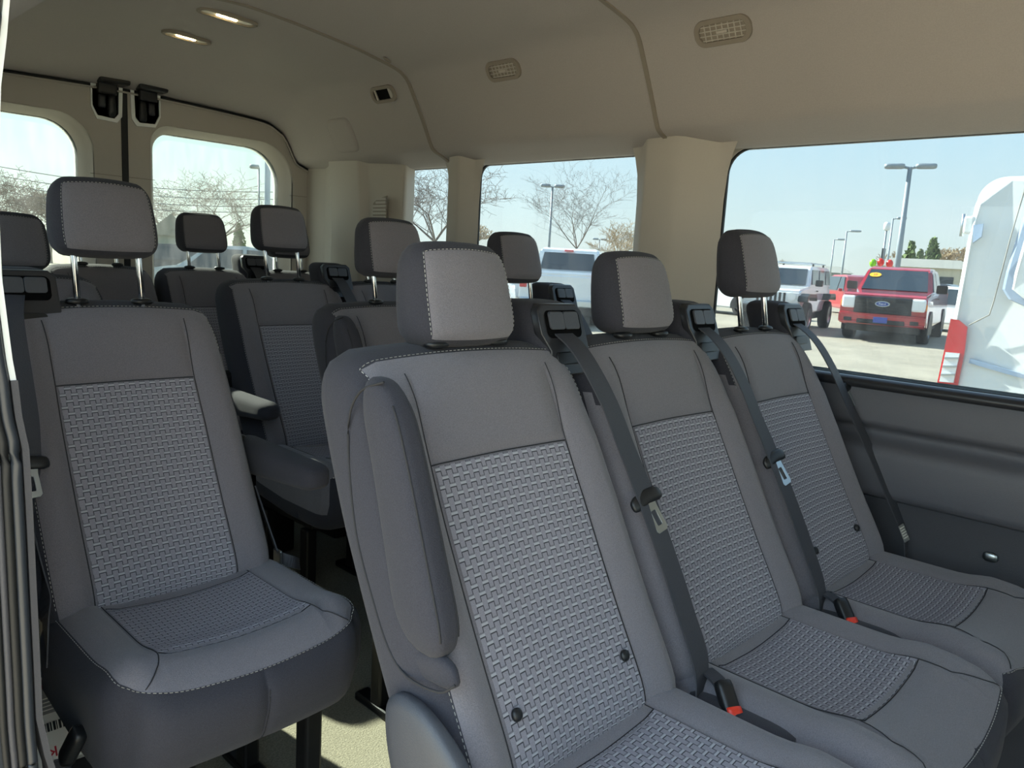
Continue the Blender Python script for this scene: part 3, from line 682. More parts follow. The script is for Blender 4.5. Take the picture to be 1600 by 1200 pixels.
def seat(name, label, group, cx, yw, lift=0., hr=0., arm=None, arm_side=-1, belt=None, belt_side=1, xs=1.0, buckle=True, base='bench', detail=2, cush=True, adj=(0, 0)):
    """cx centre line, yw depth of the top of the woven panel, hr how far the headrest is raised"""
    T = thing(name, (cx, yw, 0), label, 'seat', group)
    lz = Vector((0, 0, lift))
    key = round(xs, 3)
    inner = arm is None and base == 'bench' and name == 'bench_seat' and cush
    b = link('backrest', cached(('b', key, inner), lambda: back_mesh(xs, inner)), T, lz)
    link('woven_panel', cached(('bp', key), lambda: back_panel(xs)), b)
    if detail > 0: link('stitching', cached(('bs', key, inner), lambda: back_stitch(xs, .885 if inner else .50)), b)
    link('seam', cached(('bse', key), lambda: back_seams(xs)), b)
    # headrest with two posts in collars
    zc = 1.066 + hr
    H = link('headrest', cached('h', headrest_mesh), T, Vector((0, .112, zc)) + lz, (-.12, 0, 0))
    if detail > 0: link('stitching', cached('hs', headrest_stitch), H)
    for s in (-1, 1):
        me = cached('post', lambda: tube([(0, -.02, -.10), (0, .004, .03), (0, .014, .075)], .0062, 10, 'chrome', 'post'))
        link('headrest_post', me, T, Vector((.060 * s, .100, .990 + min(hr, .09) - .012)) + lz)
        link('post_collar', cached('collar', lambda: rbox('collar', (.021, .015, .007), (.020, .014, .006), (6, 6, 4), None, 'plastic_black')), T, Vector((.060 * s, .088, .998)) + lz)
    # cushion
    if cush:
        hx = .224 if base == 'bench' else .226
        me, pan, st, st2 = cached(('c', base), lambda: cushion(hx, .050 if base == 'bench' else .085))
        cw = (hx, .050 if base == 'bench' else .085)
        c = link('cushion', me, T, lz + Vector((0 if base == 'bench' else .012, 0, 0))); link('woven_panel', pan, c); link('stitching', st, c); link('seam', CACHE[('cs',) + cw], c)
        if base == 'single' or detail > 1: link('front_seam', st2, c)
        # frame under the cushion
        f = link('seat_frame', cached(('f', base), lambda: box('frame', (-.18, -.40, .285), (.20, -.08, .318), 'frame_metal', .01)), T, lz)
        for s in ((-1, 1) if base == 'bench' else (-.36, 1.12)):
            for k, yy in ((0, -.36), (1, -.12)):
                link('leg', cached(('leg', k, lift), lambda: box('leg', (-.018, -.02, 0), (.018, .02, .28 + lift), 'frame_metal', .006)), T, (.165 * s, yy, 0))
            link('floor_rail', cached('rail', lambda: box('rail', (-.022, -.26, 0), (.022, .24, .022), 'rail', .006)), T, (.165 * s, -.28, .0))
    # snap buttons low on the woven panel
    if detail > 1 and base == 'bench' and (arm or not buckle):
        for s in (-1, 1): link('snap_button', cached('snap', lambda: rbox('snap', (.0085, .005, .0085), (.008, .0045, .008), (6, 3, 6), None, 'plastic_black')), T, Vector((.114 * s, yfront(.565) - .006, .563)) + lz, (-.5, 0, 0))
    # belt guide on the shoulder
    if belt:
        s = belt_side; gx = (.212 if s > 0 else .150) * s
        def gfn(x, y, z):
            return (x + .006 * z / .06 * 0, y + .35 * z + .0, z)
        g = link('belt_guide', cached('guide', lambda: rbox('guide', (.060, .055, .058), (.028, .035, .028), (8, 8, 8), gfn, 'seat_dark')), T, Vector((gx, .135, 1.000)) + lz)
        fp = lambda u, v, w: (u * .92, -.049 + .35 * v * .92 - w, v * .92)
        link('guide_plate', cached('gp', lambda: plate('gp', [(-.052, -.062), (.056, -.062), (.060, -.02), (.058, .046), (.046, .056), (-.046, .056), (-.058, .046), (-.058, .008), (-.040, -.022)], [], .012, fp, 'plastic_guide', .003)), g)
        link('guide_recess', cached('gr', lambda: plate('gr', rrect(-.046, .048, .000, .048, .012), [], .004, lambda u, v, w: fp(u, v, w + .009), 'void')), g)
        for q in (-1, 1):
            link('guide_flap', cached(('gf', q), lambda: plate('gf', rrect(*((.0015, .040) if q > 0 else (-.038, -.0015)), .016, .045, .005), [], .004, lambda u, v, w: fp(u, v, w + .012), 'plastic_grey', .001)), g)
        link('release_lever', cached('gl', lambda: plate('gl', rrect(-.034, .034, -.044, -.026, .007), [], .004, lambda u, v, w: fp(u, v, w + .010), 'plastic_black', .0012)), g)
        if belt is not True:
            P = [Vector((x, y, z)) for x, y, z in belt['path']]
            bo = link('belt', ribbon('belt', P, .046, belt['w'], .0022, 'belt', 6), T, lz)
            tp = Vector(belt['tongue']); tr = belt['trot']
            tg = link('belt_tongue', cached('tong', lambda: rbox('tongue', (.034, .006, .012), (.012, .005, .010), (6, 4, 4), lambda x, y, z: (x, y, z - .15 * abs(x)), 'plastic_black')), bo, tp, tr)
            # metal blade as a second piece of the belt
            bl = link('tongue_blade', cached('blade', lambda: plate('blade', [(-.014, -.008), (.014, -.008), (.0125, -.020), (.0125, -.056), (.009, -.060), (-.009, -.060), (-.0125, -.056), (-.0125, -.020)][::-1], [rrect(-.0055, .0055, -.050, -.024, .002, 2)], .0028, lambda u, v, w: (u, w, v), 'steel', .0004)), bo, tp, tr)
    # armrest
    s = arm_side
    if arm == 'up':
        def afn(x, y, z):
            t = (z + .158) / .316; return (x * (1 - .10 * t), y * (1.10 - .30 * t) + .35 * z + .35 * max(0, z - .02) ** 2 - .004, z)
        a = link('armrest', cached('armup', lambda: rbox('arm', (.027, .044, .158), (.020, .036, .060), (8, 8, 16), afn, ['seat_dark', 'seat_grey'], None)), T, Vector((.207 * s, -.040, .812)) + lz)
        P = []
        f = mapper((.027, .044, .158), (.020, .036, .060), afn)
        for xx in (-.016, .016):
            link('piping', cached(('pip', xx), lambda: tube([f(xx, -.044, z) for z in np.linspace(-.14, .14, 20)], .0013, 5, 'seam', 'piping')), a)
        link('recess_seam', cached('rseam', lambda: tube(catmull([(-.0075 * max(0, min(1, (.93 - b_) / .16)), a_, b_) for a_, b_ in ((-.008, .969), (.038, .951), (.060, .915), (.055, .859), (.03, .772), (-.007, .7), (-.043, .646), (-.081, .624), (-.139, .630), (-.165, .650))], 4), .0016, 6, 'seam', 'recess_seam')), T, Vector((.2225 * s if abs(xs - 1) < .01 else .21 * s, 0, 0)) + lz)
        link('armrest_pocket', cached('pocket', lambda: rbox('pocket', (.010, .050, .018), (.008, .03, .014), (6, 10, 6), lambda x, y, z: (x, y + .4 * z + 0, z - .20 * y - .12 * abs(y)), 'seat_dark')), T, Vector((.212 * s, -.100, .642)) + lz)
    elif arm == 'down':
        def afn(x, y, z):
            t = (y + .165) / .33
            return (x, y, z * (.72 + .45 * t) - .012 * t)
        link('armrest', cached('armdn', lambda: rbox('arm', (.031, .168, .036), (.024, .040, .024), (8, 16, 8), afn, 'seat_dark')), T, Vector((.255 * s, -.112 + adj[0], .678 + adj[1])) + lz)
        link('armrest_pivot', cached('pivot', lambda: box('pivot', (-.028, -.05, -.05), (.028, .06, .05), 'plastic_black', .02)), T, Vector((.236 * s, .045, .66)) + lz)
    if arm:
        # recliner cover by the hip
        def rf(x, y, z): return (x, y * (1.15 - .9 * z) + .42 * z + .9 * z * z, z)
        if arm == 'up':
            link('recliner_cover', cached('recl', lambda: rbox('recl', (.018, .078, .150), (.012, .070, .10), (6, 12, 16), rf, 'plastic_grey')), T, Vector((.236 * s, -.182, .456)) + lz)
    if buckle:
        b = link('buckle', cached('buck', lambda: rbox('buckle', (.013, .030, .010), .006, (4, 6, 4), None, 'plastic_black')), T, Vector((.228, -.268, .497)) + lz, (.80, 0, -.5))
        link('release_button', cached('btn', lambda: rbox('btn', (.0115, .008, .009), .002, (3, 3, 3), None, 'red_button')), b, (0, -.018, .004), (0, 0, 0))
        link('buckle_strap', cached('bst', lambda: ribbon('bst', [(0, .015, 0), (.001, .035, -.014), (.0, .055, -.036)], .024, (1, 0, 0), .004, 'belt', 4)), b)
        link('buckle_pocket', cached('bpk', lambda: rbox('bpk', (.021, .085, .010), (.018, .05, .009), (4, 8, 3), None, 'seat_dark')), T, Vector((.226, -.290, .481)) + lz)
    return T

def bpath(dx=0, dz=0, s=1, spread=1.0):
    P = [(.208, .086, 1.010), (.208, .050, .990), (.208, .016, .958), (.222, -.018, .900), (.231, -.050, .835), (.238, -.082, .775), (.242, -.128, .69), (.244, -.174, .60), (.240, -.214, .52), (.228, -.222, .455)]
    return [((x + dx + (spread - 1) * (1.0 - z) * .2) * s, y, z) for x, y, z in P]
wA = [(1, 0, 0), (1, .05, 0), (1, .06, 0), (1, .06, 0), (1, .05, 0), (1, .0, 0), (1, 0, 0), (1, .0, 0), (1, .1, 0), (1, .3, 0)]
beltA = dict(path=bpath(), w=wA, tongue=(.238, -.088, .762), trot=(-.52, -.28, -.10))
belt3 = dict(path=bpath(spread=1.45), w=wA, tongue=(.30, -.03, .86), trot=(-.5, -.2, -.1))
pathL = [(-.172, .084, 1.012), (-.186, .040, .985), (-.192, .008, .95), (-.194, -.030, .88), (-.196, -.066, .81), (-.202, -.095, .755), (-.208, -.135, .66), (-.206, -.185, .56), (-.214, -.215, .51), (-.220, -.24, .44)]
beltL = dict(path=pathL, w=[(1, .02, 0)] * 5 + [(1, .1, 0), (.35, 1, 0), (.1, 1, .3), (.1, 1, .3), (.3, 1, .3)], tongue=(-.204, -.105, .742), trot=(-.45, -.05, 0))

seatA1 = seat('bench_seat', 'grey seat nearest the open door, headrest down and armrest folded up', 'front row seats', .781, .75, arm='up', belt=beltA)
seatA2 = seat('bench_seat', 'middle seat of the front row of three, headrest pushed down', 'front row seats', 1.231, .75, hr=.008, belt=beltA)
seatA3 = seat('bench_seat', 'front row seat beside the big side window, headrest raised on posts', 'front row seats', 1.681, .75, hr=.078, belt=belt3, buckle=False)
seatL = seat('single_seat', 'single seat on the door side of the aisle with raised headrest and lowered armrest', 'single aisle seats', .561, 1.552, hr=.092, arm='down', arm_side=1, belt=beltL, belt_side=-1, base='single', xs=.935, buckle=False)
seatB2 = seat('bench_seat', 'second row aisle seat with folded armrest, half hidden behind the nearest seat', 'second row seats', 1.262, 1.552, hr=.070, arm='up', belt=beltA, detail=1)
seatB3 = seat('bench_seat', 'second row window seat seen between the two front headrests', 'second row seats', 1.735, 1.552, hr=.065, belt=beltA, detail=1)
seatC1 = seat('single_seat', 'dark single seat behind the single seat on the door side', 'single aisle seats', .575, 2.31, lift=.02, hr=.012, arm=None, belt=None, base='single', detail=1, buckle=False)
seatC2 = seat('bench_seat', 'third row aisle seat with tall raised headrest and sunlit armrest folded down', 'third row seats', 1.372, 2.31, lift=.02, hr=.098, arm='down', belt=beltA, detail=1, buckle=False, adj=(-.035, -.045))
seatC3 = seat('bench_seat', 'third row window seat mostly hidden behind the second row headrest', 'third row seats', 1.785, 2.31, lift=.02, hr=.03, xs=.82, belt=beltA, detail=1, buckle=False)
seatD1 = seat('bench_seat', 'rearmost row seat with dark headrest outlined against the right rear window', 'rearmost row seats', 1.385, 2.93, lift=.03, hr=.066, xs=.82, belt=beltA, detail=1, buckle=False, cush=False)
seatD2 = seat('bench_seat', 'rearmost row corner seat mostly hidden behind the tall third row headrest', 'rearmost row seats', 1.76, 2.93, lift=.03, hr=.060, xs=.82, belt=None, detail=1, buckle=False, cush=False)
seatD3 = seat('bench_seat', 'rearmost row seat seen behind the headrest posts of the single seat', 'rearmost row seats', 1.0, 2.93, lift=.03, hr=.03, xs=.82, belt=None, detail=1, buckle=False, cush=False)
for s_ in (seatD1, seatD2, seatD3):
    c_ = link('cushion', CACHE[('c', 'bench')][0], s_, (0, 0, .03)); c_.scale = (.82, 1, 1); link('leg', cached('dleg', lambda: box('leg', (-.10, -.44, 0), (.10, -.10, .33), 'frame_metal', .01)), s_)

# ================================================================== outside
mat('asphalt', S('938c7c'), .9, bump=.4, bscale=40, var=.18, vscale=1.5, spec=.2)
mat('grass', S('8d8a5c'), .95, var=.3, vscale=2)
mat('lot_line', S('e2d9a0'), .8)
mat('paint_red', S('a3121f'), .3, coat=1)
mat('paint_white', S('dfe3e4'), .3, coat=.8)
mat('van_white', S('e3e6e2'), .35, coat=.4)
mat('paint_dark', S('2a2f38'), .3, coat=.8)
mat('paint_silver', S('9aa3aa'), .3, coat=.8, metal=.3)
mat('car_glass', S('27333a'), .08, spec=.8)
mat('tyre', S('161616'), .85)
mat('rim', S('8f9396'), .3, metal=.9)
mat('grille_black', S('0d0e10'), .4)
mat('lamp_clear', S('e9ecec'), .1, coat=1)
mat('lamp_amber', S('e0852c'), .2, coat=1)
mat('tail_red', S('c3101c'), .15, coat=1)
mat('emblem_blue', S('1c3f8f'), .3)
mat('sticker_yellow', S('f0b41e'), .6)
mat('plate_blue', S('3a4ea0'), .5)
mat('pole_grey', S('8c979c'), .5, metal=.3)
mat('bark', S('62574c'), .9)
mat('bark_light', S('7c7468'), .9)
mat('pine', S('5f7040'), .9, var=.3, vscale=4)
mat('twig_tan', S('a4906f'), .9)
mat('roof_grey', S('85857c'), .9)
mat('wall_cream', S('c9c2a9'), .8)
mat('wall_far', S('8e9790'), .8)
mat('balloon_red', S('e02a1c'), .3)
mat('balloon_green', S('86c51c'), .3)
mat('shade_and_pole_blue', S('93a7bd'), .4)  # painted shade for recesses on the white van; also the utility pole's own colour

vs = []; nq = 24; L = 160
tag(link('ground', mesh('ground', [(-L, -L, G), (L, -L, G), (L, L, G), (-L, L, G)], [[0, 1, 2, 3]], 'asphalt', smooth=False)), kind='structure')

def prism(name, prof, hw, m, belt=None, top_in=0., bev=.04, y0=0):
    """closed side profile (x, z) extruded to +-hw; above belt the sides lean in"""
    def w(z): return hw - (max(0, z - belt) * top_in if belt is not None else 0)
    n = len(prof); vs = [(x, y0 - w(z), z) for x, z in prof] + [(x, y0 + w(z), z) for x, z in prof]
    fs = [list(range(n)), list(range(n, 2 * n))[::-1]] + [[i, n + i, n + (i + 1) % n, (i + 1) % n] for i in range(n)]
    me = mesh(name, vs, fs, m, smooth=False)
    bm = bmesh.new(); bm.from_mesh(me); bmesh.ops.recalc_face_normals(bm, faces=bm.faces)
    if bev:
        bmesh.ops.bevel(bm, geom=[e for e in bm.edges if e.calc_face_angle(0) > .35], offset=bev, segments=2, affect='EDGES', clamp_overlap=True)
    bm.to_mesh(me); bm.free()
    return me
def quad(name, pts, m):
    p = [Vector(q) for q in pts]; nrm = (p[1] - p[0]).cross(p[2] - p[0]).normalized() * .012; n = len(p)
    vs = [q + nrm for q in p] + [q - nrm for q in p]
    fs = [list(range(n)), list(range(n, 2 * n))[::-1]] + [[(i + 1) % n, i, n + i, n + (i + 1) % n] for i in range(n)]
    return mesh(name, vs, fs, m, smooth=False)
def wheel(T, x, y, r=.39, wd=.26):
    s = 1 if y > 0 else -1
    def lathe(prof, m, nm):
        vs, fs = [], []; K = 20
        for (rr, yy) in prof:
            for k in range(K): vs.append((rr * math.cos(2 * math.pi * k / K), yy, rr * math.sin(2 * math.pi * k / K)))
        for j in range(len(prof) - 1):
            for k in range(K): fs.append([j * K + k, j * K + (k + 1) % K, (j + 1) * K + (k + 1) % K, (j + 1) * K + k])
        fs.append(list(range(K))); return mesh(nm, vs, fs, m)
    w_ = link('wheel', cached(('ty', r), lambda: lathe([(r * .62, -wd / 2), (r * .96, -wd / 2), (r, -wd / 3), (r, wd / 3), (r * .96, wd / 2), (r * .62, wd / 2)], 'tyre', 'tyre')), T, (x, y, r))
    link('rim', cached(('rim', r, s), lambda: lathe([(r * .08, s * wd * .40), (r * .16, s * wd * .44), (r * .30, s * wd * .36), (r * .60, s * wd * .38), (r * .63, s * wd * .5)], 'rim', 'rim')), w_)
    return w_
def arch(T, x, hw, r, m='grille_black'):
    for s in (-1, 1):
        pts = [(x + r * math.cos(a), s * (hw + .004), .36 + r * math.sin(a)) for a in np.linspace(-.25, math.pi + .25, 14)]
        link('wheel_arch', quad('arch', pts[::s], m), T)

def pickup(name, loc, rz, paint, label, group=None, front=True, black_front=True):
    T = thing(name, loc, label, 'pickup truck', group, rz=rz)
    body = [(2.90, .50), (2.93, .92), (2.86, 1.16), (2.72, 1.22), (1.30, 1.30), (-2.86, 1.32), (-2.92, 1.24), (-2.92, .62), (-2.5, .46), (2.6, .40)]
    link('body', prism('body', body, 1.0, paint, .9, .10), T)
    link('cab', prism('cab', [(1.36, 1.24), (.66, 1.86), (.42, 1.93), (-.80, 1.93), (-.98, 1.86), (-1.12, 1.24)], .93, paint, 1.24, .24, .05), T)
    link('windscreen', quad('ws', [(1.30, -.80, 1.31), (1.30, .80, 1.31), (.72, .70, 1.84), (.72, -.70, 1.84)], 'car_glass'), T)
    link('rear_window', quad('rw', [(-1.115, .74, 1.36), (-1.115, -.74, 1.36), (-1.00, -.66, 1.80), (-1.00, .66, 1.80)], 'car_glass'), T)
    for s in (-1, 1):
        for a, b in (((1.10, 1.31, .62, 1.78), (.18, 1.31, .18, 1.82)), ((.08, 1.31, .08, 1.82), (-.95, 1.31, -.80, 1.82))):
            q = [(a[0], s * .925, a[1]), (b[0], s * .925, b[1]), (b[2], s * .80, b[3]), (a[2], s * .80, a[3])]
            link('side_window', quad('sw', q[::s], 'car_glass'), T)
        link('mirror', prism('mir', [(1.02, 1.28), (1.06, 1.50), (.90, 1.50), (.90, 1.28)], .13, 'grille_black', y0=s * 1.10, bev=.02), T)
        link('door_handle', box('dh', (.25, s * 1.0 - .02, 1.12), (.45, s * 1.0 + .02, 1.15), 'grille_black'), T)
        hl = link('headlight', box('hl', (2.70, s * .80 - .16, .82), (2.955, s * .80 + .16, 1.14), 'lamp_clear', .05), T)
        link('indicator', box('ind', (2.62, s * .975 - .02, .86), (2.90, s * .975 + .02, 1.02), 'lamp_amber', .015), T)
        link('tail_light', box('tl', (-2.95, s * .88 - .09, .90), (-2.80, s * .88 + .09, 1.30), 'tail_red', .02), T)
    link('grille', box('grille', (2.80, -.66, .70), (2.965, .66, 1.14), 'grille_black', .04), T)
    for k in range(5): link('grille_bar', box('gb', (2.94, -.60, .755 + k * .08), (2.975, .60, .775 + k * .08), 'plastic_black', .006), T)
    e = link('emblem', plate('em', [(.17 * math.cos(a), .07 * math.sin(a)) for a in np.linspace(0, 2 * math.pi, 28, endpoint=False)], [], .03, lambda u, v, w: (2.985 + w, u, .97 + v), 'steel'), T)
    link('emblem_field', plate('ef', [(.145 * math.cos(a), .052 * math.sin(a)) for a in np.linspace(0, 2 * math.pi, 28, endpoint=False)], [], .01, lambda u, v, w: (3.006 + w, u, .97 + v), 'emblem_blue'), e)
    link('lettering', text_mesh('Ford', .085, 'paint_white', lambda u, v, w: (3.013 + w, u, .97 + v)), e)
    link('front_bumper', prism('fb', [(2.94, .44), (3.02, .50), (3.02, .70), (2.90, .74), (2.6, .70), (2.6, .44)], .99, paint, bev=.03), T)
    link('lower_intake', box('li', (2.9, -.55, .46), (3.035, .55, .58), 'grille_black', .02), T)
    pl = link('number_plate', box('np', (3.02, -.16, .50), (3.05, .16, .64), 'plate_blue', .004), T)
    for s in (-1, 1): link('fog_lamp', box('fog', (2.95, s * .76 - .10, .50), (3.03, s * .76 + .10, .60), 'grille_black', .02), T)
    link('rear_bumper', box('rb', (-3.02, -.95, .48), (-2.88, .95, .66), 'steel', .03), T)
    link('brake_light', box('bl', (-1.07, -.12, 1.84), (-.95, .12, 1.885), 'tail_red', .01), T)
    link('underbody', box('ub', (-2.7, -.85, .25), (2.7, .85, .5), 'grille_black', .03), T)
    for x in (1.85, -1.80):
        arch(T, x, 1.0, .48)
        for s in (-1, 1): wheel(T, x, s * .88, .40)
    return T
def jeep(name, loc, rz, paint, label):
    T = thing(name, loc, label, 'off-road car', rz=rz)
    link('body', prism('body', [(2.05, .60), (2.12, .78), (2.12, 1.12), (1.98, 1.18), (.92, 1.26), (-2.1, 1.26), (-2.15, .62), (-1.9, .52), (1.8, .52)], .78, paint, .9, .05), T)
    link('cab', prism('cab', [(.95, 1.22), (.62, 1.78), (.50, 1.84), (-2.0, 1.84), (-2.10, 1.22)], .76, paint, 1.25, .12, .04), T)
    link('windscreen', quad('ws', [(.955, -.64, 1.30), (.955, .64, 1.30), (.66, .60, 1.75), (.66, -.60, 1.75)], 'car_glass'), T)
    for s in (-1, 1):
        for a, b in ((.68, -.20), (-.32, -1.15), (-1.27, -1.95)):
            link('side_window', quad('sw', [(a, s * .768, 1.32), (b, s * .768, 1.32), (b, s * .71, 1.74), (a - .1, s * .71, 1.74)][::s], 'car_glass'), T)
        link('fender', prism('fn', [(2.2, .86), (2.16, 1.0), (1.9, 1.08), (1.0, 1.06), (.8, .86), (1.0, .96), (1.9, .98), (2.1, .84)], .13, 'grille_black', y0=s * .86, bev=.015), T)
        link('rear_fender', prism('rf', [(-.9, .86), (-1.1, 1.06), (-1.9, 1.06), (-2.1, .86), (-1.9, .96), (-1.1, .96)], .13, 'grille_black', y0=s * .86, bev=.015), T)
        link('mirror', box('mir', (.75, s * .98 - .10, 1.28), (.87, s * .98 + .10, 1.46), 'grille_black', .02), T)
        link('headlight', plate('hl', [(.11 * math.cos(a), .11 * math.sin(a)) for a in np.linspace(0, 6.2832, 20, endpoint=False)], [], .05, lambda u, v, w: (2.14 + w, s * .56 + u, .98 + v), 'lamp_clear'), T)
        link('door_handle', box('dh', (-.12, s * .79 - .02, 1.12), (.02, s * .79 + .02, 1.15), 'grille_black'), T)
    for k in range(7): link('grille_slot', box('gs', (2.11, -.36 + k * .12 - .032, .80), (2.14, -.36 + k * .12 + .032, 1.08), 'grille_black', .02), T)
    link('front_bumper', box('fb', (2.1, -.86, .50), (2.34, .86, .70), 'grille_black', .04), T)
    link('roof_rack', plate('rr', rrect(-1.8, .3, -.62, .62, .05), [rrect(-1.76, .26, -.58, .58, .03)], .03, lambda u, v, w: (u, v, 1.93 + w), 'steel'), T)
    for x in (-1.5, 0): 
        for s in (-1, 1): link('rack_foot', box('rf', (x - .03, s * .60 - .02, 1.80), (x + .03, s * .60 + .02, 1.93), 'grille_black'), T)
    link('underbody', box('ub', (-1.9, -.65, .30), (1.9, .65, .6), 'grille_black', .03), T)
    for x in (1.45, -1.50):
        for s in (-1, 1): wheel(T, x, s * .80, .42)
    return T
def carbody(name, loc, rz, paint, label, cat='car', group=None, h=1.5, suv=False):
    T = thing(name, loc, label, cat, group, rz=rz)
    b = h * .56
    link('body', prism('body', [(2.30, .32), (2.36, .55), (2.25, b - .10), (1.15, b + .04), (-1.9, b + .06), (-2.32, b - .02), (-2.36, .45), (-2.2, .28), (2.1, .25)], .91, paint, b * .7, .12, .06), T)
    if suv: cabp = [(1.25, b), (.55, h - .08), (.2, h), (-1.7, h - .03), (-2.22, b)]
    else: cabp = [(1.25, b), (.40, h - .06), (.0, h), (-.9, h - .03), (-1.75, b)]
    link('cabin', prism('cabin', cabp, .86, paint, b, .28, .05), T)
    k = .90
    link('windscreen', quad('ws', [(1.17, -.72, b + .07), (1.17, .72, b + .07), (.50 if suv else .42, .62, h - .10), (.50 if suv else .42, -.62, h - .10)], 'car_glass'), T)
    r0, r1 = (cabp[-1][0] + .02, cabp[-2][0] - .08)
    link('rear_window', quad('rw', [(r0 + .03, .70, b + .10), (r0 + .03, -.70, b + .10), (r1 - .02, -.58, h - .12), (r1 - .02, .58, h - .12)], 'car_glass'), T)
    for s in (-1, 1):
        for a0, a1, c0, c1 in ((.98, .50, .05, .05), (-.05, -.05, r0 + .30, r1 + .1)):
            link('side_window', quad('sw', [(a0, s * .855, b + .07), (c0, s * .855, b + .07), (c1, s * .72, h - .10), (a1, s * .72, h - .10)][::s], 'car_glass'), T)
        link('headlight', box('hl', (2.12, s * .68 - .16, b - .26), (2.34, s * .68 + .16, b - .12), 'lamp_clear', .04), T)
        link('tail_light', box('tl', (-2.36, s * .70 - .15, b - .20), (-2.22, s * .70 + .15, b - .02), 'tail_red', .03), T)
        link('mirror', box('mir', (.85, s * .98 - .08, b + .04), (.97, s * .98 + .08, b + .17), paint, .03), T)
    link('grille', box('gr', (2.2, -.45, b - .36), (2.37, .45, b - .14), 'grille_black', .03), T)
    for x in (1.42, -1.42):
        arch(T, x, .905, .40)
        for s in (-1, 1): wheel(T, x, s * .80, .33, .22)
    return T
def head(v): return math.atan2(v[1], v[0])
def place(px_, dist): return onground(px_, dist)
def facing(p, off=0): return math.atan2(-p.y, -p.x) + off
def sticker(T, x, y, z, ry):
    s = link('price_sticker', plate('st', [(.15 * math.cos(a), .085 * math.sin(a)) for a in np.linspace(0, 6.2832, 20, endpoint=False)], [], .006, lambda u, v, w: (w, u, v), 'sticker_yellow'), T, (x, y, z), (0, ry, 0))
    link('lettering', text_mesh('23', .10, 'ink_red', lambda u, v, w: (.006 + w, u, v)), s)

p = place(1410, 24.4); RT = pickup('pickup_truck', p, facing(p, -.12), 'paint_red', 'bright red pickup truck with black grille and yellow windscreen sticker seen through the big window')
sticker(RT, .92, -.55, 1.70, -.83)
p = place(1236, 24.8); JP = jeep('offroad_car', p, facing(p, -.22), 'paint_white', 'boxy white off-road car with slotted grille parked left of the red pickup truck')
sticker(JP, .80, -.42, 1.66, -.45)
p = place(893, 22.0); pickup('pickup_truck', p, facing(p, math.pi - .10), 'paint_white', 'white pickup truck seen from behind through the middle side window')
carbody('parked_car', place(1342, 38), facing(place(1342, 38), .3), 'paint_red', 'red car between the off-road car and the red pickup truck', h=1.75, suv=True)
carbody('parked_car', place(1497, 30), facing(place(1497, 30), 1.2), 'paint_white', 'white car just left of the white van outside', h=1.5)
carbody('parked_car', place(1480, 46), facing(place(1480, 46), 1.2), 'paint_dark', 'dark car in the far row behind the red pickup truck', h=1.6, suv=True)
carbody('parked_car', place(1135, 31), facing(place(1135, 31), .9), 'paint_white', 'white car parked behind the rightmost front row headrest', h=1.7, suv=True)
carbody('parked_car', place(792, 28), facing(place(792, 28), 2.6), 'paint_white', 'white car beside the middle window headrest of the second row', h=1.55)
carbody('parked_car', place(672, 21), facing(place(672, 21), 2.2), 'paint_white', 'white car seen through the narrow rear side window', h=1.75, suv=True)
carbody('parked_car', place(388, 22.5), facing(place(388, 22.5), 1.45), 'paint_silver', 'silver car seen through the right rear door window', h=1.5)
carbody('parked_car', place(283, 31), facing(place(283, 31), 1.7), 'paint_dark', 'dark blue car low in the right rear door window', h=1.45)
carbody('parked_car', place(470, 44), facing(place(470, 44), 1.5), 'paint_white', 'white car in the far row at the right edge of the right rear door window', h=1.5)
carbody('parked_car', place(980, 40), facing(place(980, 40), 1.2), 'paint_silver', 'silver car far behind the white pickup truck', h=1.5)

# white van parked alongside, its tail towards the rear
VX = 8.0
V = thing('delivery_van', (VX + 1.0, -.9, G), 'tall white van with red tail lamp parked alongside, outside the big window', 'van')
vz = lambda z: R(z) - G
def vprof():
    o = [(2.06, -.95), (2.06, -.50), (2.035, .55), (2.03, .74)]
    for a in np.linspace(0, math.pi / 2, 9): o.append((1.81 + .21 * math.cos(a), .79 + .21 * math.sin(a)))
    o += [(-2.4, 1.02), (-3.3, .45), (-4.2, .05), (-4.5, -.4), (-4.5, -.95), (-4.3, -1.12), (1.9, -1.12)]
    return o
prof = vprof(); n = len(prof); vs = []
def inset(z): return .0 if z < .2 else .16 * ((z - .2) / .8) ** 1.6
rings = [(0.10, .06), (0.0, .0)]
def ring(xoff, shrink, sgn):
    out = []
    for y, z in prof:
        cy, cz = -1.2, -.05
        yy = y - shrink * (1 if y > 0 else -1); zz = z - shrink * (1 if z > .6 else (-.5 if z < -1 else 0))
        out.append((sgn * (1.0 - inset(z) - xoff), yy + .9, vz(zz)))
    return out
vs = ring(0, .045, -1) + ring(.02, .015, -1) + ring(.06, 0, -1) + ring(.06, 0, 1) + ring(.02, .015, 1) + ring(0, .045, 1)
fs = [list(range(n))[::-1]] + [[j * n + i, j * n + (i + 1) % n, (j + 1) * n + (i + 1) % n, (j + 1) * n + i] for j in range(5) for i in range(n)] + [[5 * n + i for i in range(n)]]
me = mesh('body', vs, fs, 'van_white'); bm = bmesh.new(); bm.from_mesh(me); bmesh.ops.recalc_face_normals(bm, faces=bm.faces); bm.to_mesh(me); bm.free()
me.polygons.foreach_set('use_smooth', [False if len(f.vertices) > 4 else True for f in me.polygons])
link('body', me, V)
def vpt(px_, py_, dx=0.0):
    d = ray(px_, py_); k = (VX + dx) / d.x; z = CZ + d.z * k - CZ; k = (VX + dx + inset(z)) / d.x
    return Vector((d.x * k, d.y * k, CZ + d.z * k)) - V.location
def vpoly(nm, pxs, m, dx=-.012, parent=V):
    P = [vpt(a, b, dx) for a, b in pxs]; return link(nm, quad(nm, P, m), parent)
